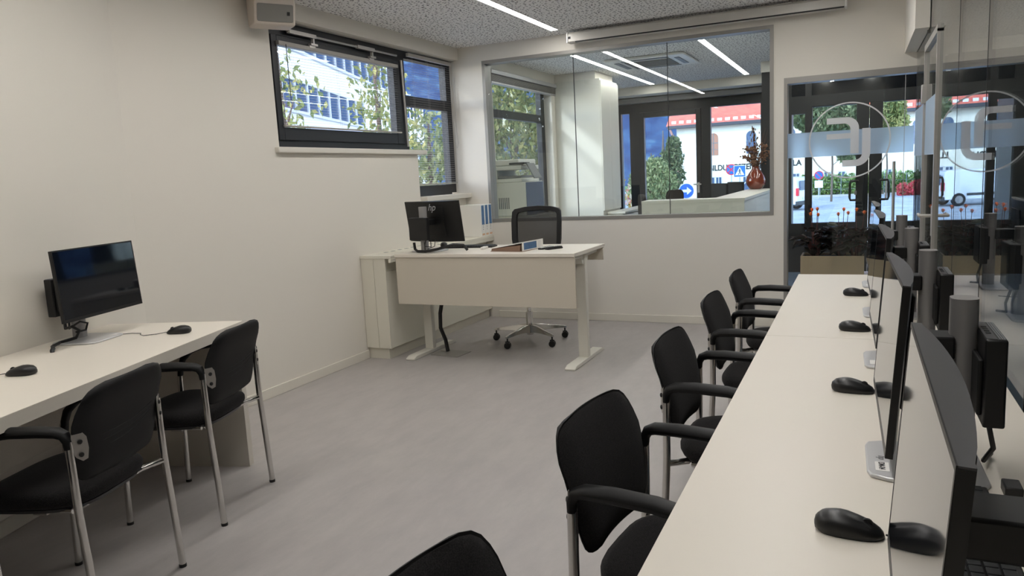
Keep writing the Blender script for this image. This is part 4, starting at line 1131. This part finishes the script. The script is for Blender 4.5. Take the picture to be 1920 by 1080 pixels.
# education building across the road
YF = 62.0
bl = thing('building', 'pale plastered building with red tiled roof and wall lettering across the road', 'building', (0, YF, GZ))
g0 = -GZ
MB().box(-13.5, 22, 0, 12, 0, 5.95).build('walls', 'facade', bl, smooth=0)
MB().prism([(-.7, 5.95), (12.7, 5.95), (6, 10.2)], -14.2, 22.7, lambda u, v, w: (w, u, v)).build('roof', 'rooftile', bl, smooth=0)
MB().box(-14.1, 22.6, -.75, -.45, 5.72, 5.98).build('gutter', 'gutter', bl, bevel=.02)
sg = MB()
for k in range(60): sg.box(-13.8 + k * .6, -13.45 + k * .6, -.42, -.36, 6.12, 6.34)
sg.build('snow_guard', 'rail_white', bl, smooth=0)
MB().tube([(-13.9, -.6, 5.7), (-13.75, -.3, 5.2), (-13.42, -.12, 4.7), (-13.42, -.12, 0)], .09, 8).build('downpipe', 'downpipe', bl)
def arch(x, m_):
    pl = [(x - .36, 3.46), (x + .36, 3.46), (x + .36, 4.84)] + [(x + .36 * math.cos(R_(a)), 4.84 + .36 * math.sin(R_(a))) for a in range(15, 180, 15)] + [(x - .36, 4.84)]
    f = MB().prism(pl, -.03, .02, XZ).build('arched_window', m_, bl, smooth=0)
    br = MB(); br.box(x - .36, x + .36, -.045, -.03, 4.4, 4.46); br.box(x - .03, x + .03, -.045, -.03, 3.46, 5.2); br.box(x - .36, x + .36, -.045, -.03, 3.9, 3.94)
    br.build('glazing_bar', 'fence_grey', f, smooth=0)
for k in range(6): arch(-10.58 + 2.87 * k, 'window_wood' if k == 0 else 'window_glass')
for x in (-10.75, -10.2, -8.1, -7.5, -5.0, -4.4, -2.2, -1.2, .9, 1.9, 4.2):
    f = MB().box(x - .22, x + .22, -.03, .02, 1.05, 1.75).build('window', 'window_glass', bl, smooth=0)
    br = MB(); br.box(x - .27, x + .27, -.04, -.03, 1.72, 1.80); br.box(x - .27, x - .21, -.04, -.03, 1.0, 1.75); br.box(x + .21, x + .27, -.04, -.03, 1.0, 1.75); br.box(x - .02, x + .02, -.04, -.03, 1.05, 1.75)
    br.build('window_frame', 'rail_white', f, smooth=0)
text('lettering', 'BILDUNGSZENTRUM', .62, 'ink', (-10.98, -.02, 1.11 + g0), (PI / 2, 0, 0), bl, .02, bold=.012, width=.86)
text('lettering', 'LLA', .62, 'ink', (-4.95, -.02, 1.20 + g0), (PI / 2, 0, 0), bl, .02, bold=.012, width=.9)
# white van on the road
vn = thing('van', 'white panel van with red tail light parked on the road outside', 'van', (-2.98, 43.0, GZ), R_(180 - 20))
# local +x forward, origin at the rear corner nearest us; body spans y from -1.75 (far) .. here far side is -y
prof = [(0, .32), (.02, 1.0), (.10, 1.72), (.22, 1.78), (2.55, 1.80), (2.95, 1.70), (3.55, 1.12), (4.25, .95), (4.40, .75), (4.42, .32)]
MB().prism(prof, -1.75, 0, lambda u, v, w: (u, w, v)).build('body', 'van_white', vn, bevel=.06, seg=3)
MB().prism([(2.62, 1.12), (3.40, 1.12), (2.95, 1.60), (2.62, 1.64)], .002, .012, lambda u, v, w: (u, w, v)).build('side_window', 'window_glass', vn, smooth=0)
MB().box(-.02, .03, -1.45, -.3, 1.08, 1.58).build('rear_window', 'window_glass', vn, bevel=.01)
MB().box(-.03, .10, -.16, .015, .78, 1.20).build('tail_light', 'tail_red', vn, bevel=.015); MB().box(-.03, .10, -1.765, -1.59, .78, 1.20).build('tail_light', 'tail_red', vn, bevel=.015)
MB().box(-.05, .12, -1.77, .02, .28, .50).build('bumper', 'phone_grey', vn, bevel=.03)
MB().box(-.035, .0, -1.15, -.62, .58, .70).build('number_plate', 'label_white', vn)
MB().box(1.15, 3.2, .0, .03, .52, .64).build('side_moulding', 'phone_grey', vn, bevel=.01)
for x in (.78, 3.62):
    for y in (-1.66, -.06):
        wl = MB().lathe([(.20, -.10), (.32, -.09), (.33, 0), (.32, .09), (.20, .10)], (x, y, .33), 24, Matrix.Rotation(PI / 2, 4, 'X')).build('wheel', 'tyre', vn)
        MB().lathe([(.02, -.115), (.19, -.105), (.19, .105), (.02, .115)], (x, y, .33), 20, Matrix.Rotation(PI / 2, 4, 'X')).build('rim', 'silver', wl)
# vegetation
def cloud(name, m_, parent, blobs, n, size, seed, flat=1.0):
    rnd = random.Random(seed); mb = MB()
    tot = sum(b[3] ** 2 for b in blobs)
    for (cx, cy, cz, r) in blobs:
        for k in range(int(n * r * r / tot)):
            while True:
                p = Vector((rnd.uniform(-1, 1), rnd.uniform(-1, 1), rnd.uniform(-1, 1)))
                if .25 < p.length < 1: break
            c = Vector((cx, cy, cz)) + Vector((p.x * r, p.y * r, p.z * r * flat))
            e = Euler((rnd.uniform(0, 6.3), rnd.uniform(0, 6.3), rnd.uniform(0, 6.3))).to_matrix()
            s = size * rnd.uniform(.6, 1.3)
            mb.add([c + e @ Vector(v) for v in ((-s, 0, 0), (0, -s * .5, s * .15), (s, 0, 0), (0, s * .5, s * .15))], [(0, 1, 2, 3)])
    return mb.build(name, m_, parent, recalc=False, smooth=0)
def tree(label, x, y, h, trunk_r, blobs, n, size, m_, seed, grp=None):
    t = thing('tree', label, 'tree', (x, y, GZ), 0, grp)
    rnd = random.Random(seed)
    tr = MB().tube([(0, 0, 0), (.05, 0, h * .35), (-.03, .02, h * .7), (0, 0, h)], [trunk_r, trunk_r * .8, trunk_r * .55, trunk_r * .15], 8)
    for b in blobs:
        z0 = max(h * .3, b[2] - b[3] * 1.1)
        tr.tube([(0, 0, z0), (b[0] * .5, b[1] * .5, (z0 + b[2]) / 2), (b[0], b[1], b[2])], [trunk_r * .4, trunk_r * .25, trunk_r * .08], 6)
    tr.build('trunk', 'bark', t)
    cloud('crown', m_, t, blobs, n, size, seed)
    return t
def polar(az, d): return d * math.sin(R_(az)), d * math.cos(R_(az))
x, y = polar(-41.0, 12.5); tree('sparse birch seen through the left part of the tilting window', x, y, 6.5, .07, [(.05, 0, 5.2, .45), (-.25, .2, 4.3, .55), (.35, -.1, 3.9, .5), (0, .1, 3.2, .5)], 420, .06, 'leaf_birch', 11)
x, y = polar(-34.2, 12.5); tree('leafy young tree seen through the right part of the tilting window', x, y, 5.6, .06, [(.1, 0, 4.6, .35), (0, .1, 4.0, .55), (.15, -.1, 3.4, .7), (-.05, .1, 2.8, .75)], 900, .06, 'leaf_birch', 12)
x, y = polar(-30.6, 17); tree('rounded yellow green tree seen through the narrow corner window', x, y, 3.9, .12, [(-.3, 0, 3.3, .9), (-.8, .2, 2.6, 1.0), (.1, -.2, 2.2, 1.1), (.8, -.2, 1.4, 1.0)], 4200, .07, 'leaf_green', 13)
x, y = polar(-24.4, 21); tree('branching tree filling the reception window', x, y, 6.2, .13, [(.1, 0, 5.4, 1.1), (-.9, .3, 4.5, 1.2), (.9, -.2, 4.3, 1.1), (-1.3, 0, 3.6, 1.0), (0, .2, 3.4, 1.3), (1.0, 0, 3.3, 1.0), (-.9, 0, 2.5, 1.0), (.7, .2, 2.4, 1.0)], 9000, .085, 'leaf_birch', 14)
tree('broad leafy tree left of the pale building corner', -11.6, 46, 3.6, .2, [(0.2, 0, 2.6, .8), (-.5, 0, 1.9, 1.0), (.6, 0, 1.7, 1.0), (-.1, -.4, 1.0, 1.3)], 5200, .13, 'leaf_green', 15)
tree('dark tree behind the downpipe of the pale building', -13.2, 56, 5.4, .2, [(.7, 0, 4.4, .6), (.6, 0, 3.4, .9), (.3, 0, 2.2, 1.3), (-.6, 0, 1.2, 1.4)], 3200, .17, 'leaf_dark', 16)
tree('unseen dense tree added to darken reflections in the interior window', -15.5, -19, 8.0, .35, [(0, 0, 6.0, 3.2), (-3, 1.5, 5.0, 3.0), (3, -1.5, 5.0, 3.0), (0, .5, 2.6, 2.6)], 3600, .34, 'leaf_dark', 20)  # added out of view so the interior glass reflects something darker
tree('unseen broad tree added to shade the left windows from the sun', -10.2, -3.6, 8.5, .2, [(0, 0, 8.2, 1.6), (-1.3, .6, 7.2, 1.5), (1.2, .9, 7.0, 1.6), (.4, 2.2, 7.4, 1.5), (-.6, 2.9, 8.2, 1.4)], 7000, .12, 'leaf_green', 19)  # added out of view to dapple the sun on the left windows
tree('large roadside tree framed by the entrance door', -1.6, 52, 6.5, .07, [(0, 0, 6.2, 1.3), (-1.3, 0, 5.6, 1.2), (1.0, 0, 5.3, 1.2), (-.6, -.4, 4.5, 1.2), (.8, 0, 4.2, 1.0), (.9, 0, 3.0, .7)], 7000, .17, 'leaf_dark', 17)
tree('pale green tree beside the right entrance door leaf', 1.55, 54, 5.6, .06, [(.2, 0, 5.6, .9), (.4, 0, 4.7, .9), (.1, 0, 3.9, .7)], 2600, .17, 'leaf_birch', 18)
hg = thing('hedge', 'green hedge behind the wire fence across the road', 'hedge', (1.0, 61.0, GZ))
cloud('foliage', 'leaf_hedge', hg, [(-4.6 + k * .75, 0, .75, .8) for k in range(19)], 9000, .13, 21, 1.1)
fn = thing('fence', 'thin grey wire fence in front of the hedge', 'fence', (1, 59.85, GZ))
for k in range(9): MB().tube([(-5 + k * 1.4, 0, 0), (-5 + k * 1.4, 0, 1.5)], .03, 6).build('post', 'fence_grey', fn)
rl_ = MB()
for z in (.5, 1.0, 1.48): rl_.tube([(-5, 0, z), (6.2, 0, z)], .012, 5)
rl_.build('wire', 'fence_grey', fn)
rs = thing('shrub', 'low red leaved shrub beside the road', 'shrub', (4.05, 57.5, GZ))
cloud('foliage', 'leaf_red', rs, [(-.5, 0, .45, .6), (.4, 0, .5, .65), (1.2, 0, .4, .5), (-1.3, 0, .35, .5)], 1800, .13, 22)
x, y = polar(-17.6, 17.5)
fbd = thing('flower_bed', 'mixed flower bed with yellow and pink blooms outside the reception', 'flower bed', (x, y, GZ))
cloud('blossoms', 'leaf_bed', fbd, [(-.5, 0, .8, .9), (.25, 0, 1.25, .85), (-.1, .3, 2.0, .6), (.0, 0, .4, .9)], 2600, .07, 23)
x, y = polar(-31, 14)
fbd = thing('flower_bed', 'pink flowering bushes below the narrow corner window', 'flower bed', (x, y, GZ))
cloud('blossoms', 'leaf_bed', fbd, [(-.5, 0, .9, .9), (.4, 0, 1.0, .9), (1.1, 0, .8, .8), (-1.3, .3, .9, .8)], 3000, .08, 24)
# traffic signs
def pole_to(t, h, x=0): MB().tube([(x, .03, 0), (x, .03, h)], .035, 8).build('pole', 'pole', t)
def disc(t, name, m_, x, z, r, y0, y1, n=32): return MB().prism([(x + r * math.cos(2 * PI * k / n), z + r * math.sin(2 * PI * k / n)) for k in range(n)], y0, y1, XZ).build(name, m_, t, smooth=0)
def arrow(t, x, z, s):
    MB().prism([(x - .8 * s, z - .22 * s), (x + .1 * s, z - .22 * s), (x + .1 * s, z - .62 * s), (x + .85 * s, z), (x + .1 * s, z + .62 * s), (x + .1 * s, z + .22 * s), (x - .8 * s, z + .22 * s)], -.032, -.025, XZ).build('arrow', 'sign_white', t, smooth=0)
def gsign(px, pz, Y):   # bearing and height ratios of a sign seen from the doorway
    return px * Y, 1.38 + pz * Y
X, Z = gsign(-5.155 / 25, (.658 - 1.38) / 25, 33)
t = thing('traffic_sign', 'round blue sign with white arrow seen above the reception counter', 'sign', (X, 33, GZ))
pole_to(t, Z - GZ); disc(t, 'plate', 'sign_white', 0, Z - GZ, .335, -.012, 0); disc(t, 'face', 'sign_blue', 0, Z - GZ, .31, -.02, -.012); arrow(t, 0, Z - GZ, .27)
X, Z = gsign(-7.46 / 25, (.511 - 1.38) / 25, 30)
t = thing('traffic_sign', 'round blue sign with white arrow beside the tall reception cupboard', 'sign', (X, 30, GZ))
pole_to(t, Z - GZ); disc(t, 'plate', 'sign_white', 0, Z - GZ, .36, -.012, 0); disc(t, 'face', 'sign_blue', 0, Z - GZ, .335, -.02, -.012); arrow(t, 0, Z - GZ, .29)
X, Z = gsign(-3.461 / 25, (1.215 - 1.38) / 25, 41)
t = thing('traffic_sign', 'square blue pedestrian crossing sign left of the vase', 'sign', (X, 41, GZ))
pole_to(t, Z - GZ); zc = Z - GZ
MB().box(-.30, .30, -.012, 0, zc - .30, zc + .30).build('plate', 'sign_white', t, smooth=0); MB().box(-.28, .28, -.02, -.012, zc - .28, zc + .28).build('face', 'sign_blue', t, smooth=0)
MB().prism([(-.23, zc - .20), (.23, zc - .20), (0, zc + .22)], -.03, -.02, XZ).build('triangle', 'sign_white', t, smooth=0)
wk = MB()
wk.prism([(.035 * math.cos(k * .7), zc + .10 + .032 * math.sin(k * .7)) for k in range(9)], -.04, -.03, XZ)
for pl in ([(-.025, zc + .06), (.03, zc + .06), (.03, zc - .05), (-.02, zc - .05)], [(-.02, zc - .05), (.012, zc - .05), (-.05, zc - .18), (-.085, zc - .18)], [(.0, zc - .05), (.03, zc - .05), (.08, zc - .18), (.045, zc - .18)], [(-.02, zc + .06), (-.02, zc + .03), (-.085, zc - .04), (-.095, zc - .015)], [(.03, zc + .06), (.03, zc + .03), (.085, zc - .02), (.095, zc + .0)]): wk.prism(pl, -.04, -.03, XZ)
wk.build('walker', 'sign_black', t, smooth=0)
def no_stop(t, zc, r):
    disc(t, 'plate', 'sign_red', 0, zc, r, -.012, 0); disc(t, 'face', 'sign_blue', 0, zc, r * .80, -.02, -.012)
    M = Matrix.Translation((0, 0, zc)) @ Matrix.Rotation(R_(45), 4, 'Y')
    MB().box(-r * .8, r * .8, -.026, -.02, -r * .10, r * .10, M).build('bar', 'sign_red', t, smooth=0)
    return M
X, Z = gsign(-3.72 / 25, (1.278 - 1.38) / 25, 43)
t = thing('traffic_sign', 'round red and blue no stopping sign behind the pedestrian sign', 'sign', (X, 43, GZ))
pole_to(t, Z - GZ); M = no_stop(t, Z - GZ, .30); MB().box(-.03, .03, -.0262, -.0202, -.24, .24, M).build('bar', 'sign_red', t, smooth=0)
X, Z = gsign(-1.125 / 25, (.975 - 1.38) / 25, 56)
t = thing('traffic_sign', 'round no parking sign with white plate seen through the entrance door', 'sign', (X, 56, GZ))
pole_to(t, Z - GZ + .5); no_stop(t, Z - GZ, .30); MB().box(-.26, .26, -.012, 0, Z - GZ - .85, Z - GZ - .36).build('info_plate', 'sign_white', t, smooth=0)
X, Z = gsign(-7.36 / 25, 0, 30)
t = thing('lamp_post', 'tall pale lamp post outside the reception glazing', 'lamp post', (X * 28 / 30, 28, GZ))
MB().tube([(0, 0, 0), (0, 0, 7.5)], [.15, .11], 12).build('pole', 'pole', t); MB().tube([(0, 0, 7.4), (.5, 0, 7.9), (1.2, 0, 8.0)], .05, 8).build('arm', 'pole', t); MB().box(.9, 1.5, -.12, .12, 7.95, 8.05).build('lamp_head', 'frame_grey', t, bevel=.02)
# office block beyond the left windows
ob = thing('building', 'white office building with blue ribbon windows beyond the left windows', 'building', (-15.5, 19.0, GZ), R_(20))
# local y runs along the facade, facade plane at x=0 facing +x
MB().box(-9, 0, -12, 13, 0, 10.5).build('walls', 'office_facade', ob, smooth=0)
def ribbon(z0, z1, y0, y1):
    f = MB().box(-.02, .03, y0, y1, z0, z1).build('ribbon_window', 'window_glass', ob, smooth=0)
    mb = MB(); yy = y0
    while yy < y1 + .01: mb.box(.03, .08, yy - .05, yy + .05, z0, z1); yy += 1.05
    mb.box(.03, .10, y0, y1, z0 - .08, z0); mb.box(.03, .08, y0, y1, z1, z1 + .06)
    mb.build('mullions', 'rail_white', f, smooth=0)
ribbon(4.81, 5.66, -3.2, 6.5); ribbon(6.62, 7.5, -2.2, 12)
hs = thing('building', 'low white building with roof railing behind the corner window tree', 'building', (-24.5, 39, GZ), R_(20))
MB().box(-6, 0, -4, 5, 0, 6.4).build('walls', 'office_facade', hs, smooth=0)
rb = MB()
for z in (6.9, 7.3): rb.tube([(0, -4, z), (0, 5, z)], .04, 6)
for k in range(10): rb.tube([(0, -4 + k, 6.4), (0, -4 + k, 7.3)], .04, 6)
rb.build('roof_railing', 'rail_white', hs)
for k in range(4): MB().box(-.02, .03, -3.4 + k * 2.1, -2.0 + k * 2.1, 3.6, 5.0).build('window', 'window_glass', hs, smooth=0)

# ------------------------------------------------------------------ light
sun_d = bpy.data.lights.new('sun', 'SUN'); sun = bpy.data.objects.new('sun', sun_d); COL.objects.link(sun)
sun_d.energy = 2.5; sun_d.angle = R_(3.0); sun_d.color = (1.0, .97, .92)
sun.rotation_euler = Vector((.50, .72, -.48)).to_track_quat('-Z', 'Y').to_euler()
wd = bpy.data.worlds.new('world'); S.world = wd; wd.use_nodes = True
t = wd.node_tree
bg = t.nodes['Background']; sk = t.nodes.new('ShaderNodeTexSky'); sk.sky_type = 'NISHITA'; sk.sun_disc = False
sk.sun_elevation = R_(29); sk.sun_rotation = R_(215); sk.altitude = 500
hs_ = t.nodes.new('ShaderNodeHueSaturation'); hs_.inputs['Saturation'].default_value = .55
t.links.new(sk.outputs[0], hs_.inputs['Color']); t.links.new(hs_.outputs[0], bg.inputs[0]); bg.inputs[1].default_value = 1.1
S.view_settings.view_transform = 'Standard'; S.view_settings.look = 'None'; S.view_settings.gamma = 1; S.view_settings.exposure = 0
S.view_settings.use_curve_mapping = False
S.cycles.max_bounces = 12; S.cycles.diffuse_bounces = 5; S.cycles.glossy_bounces = 6; S.cycles.transparent_max_bounces = 32
S.cycles.use_denoising = True
S.cycles.sample_clamp_indirect = 8
bpy.context.view_layer.update()
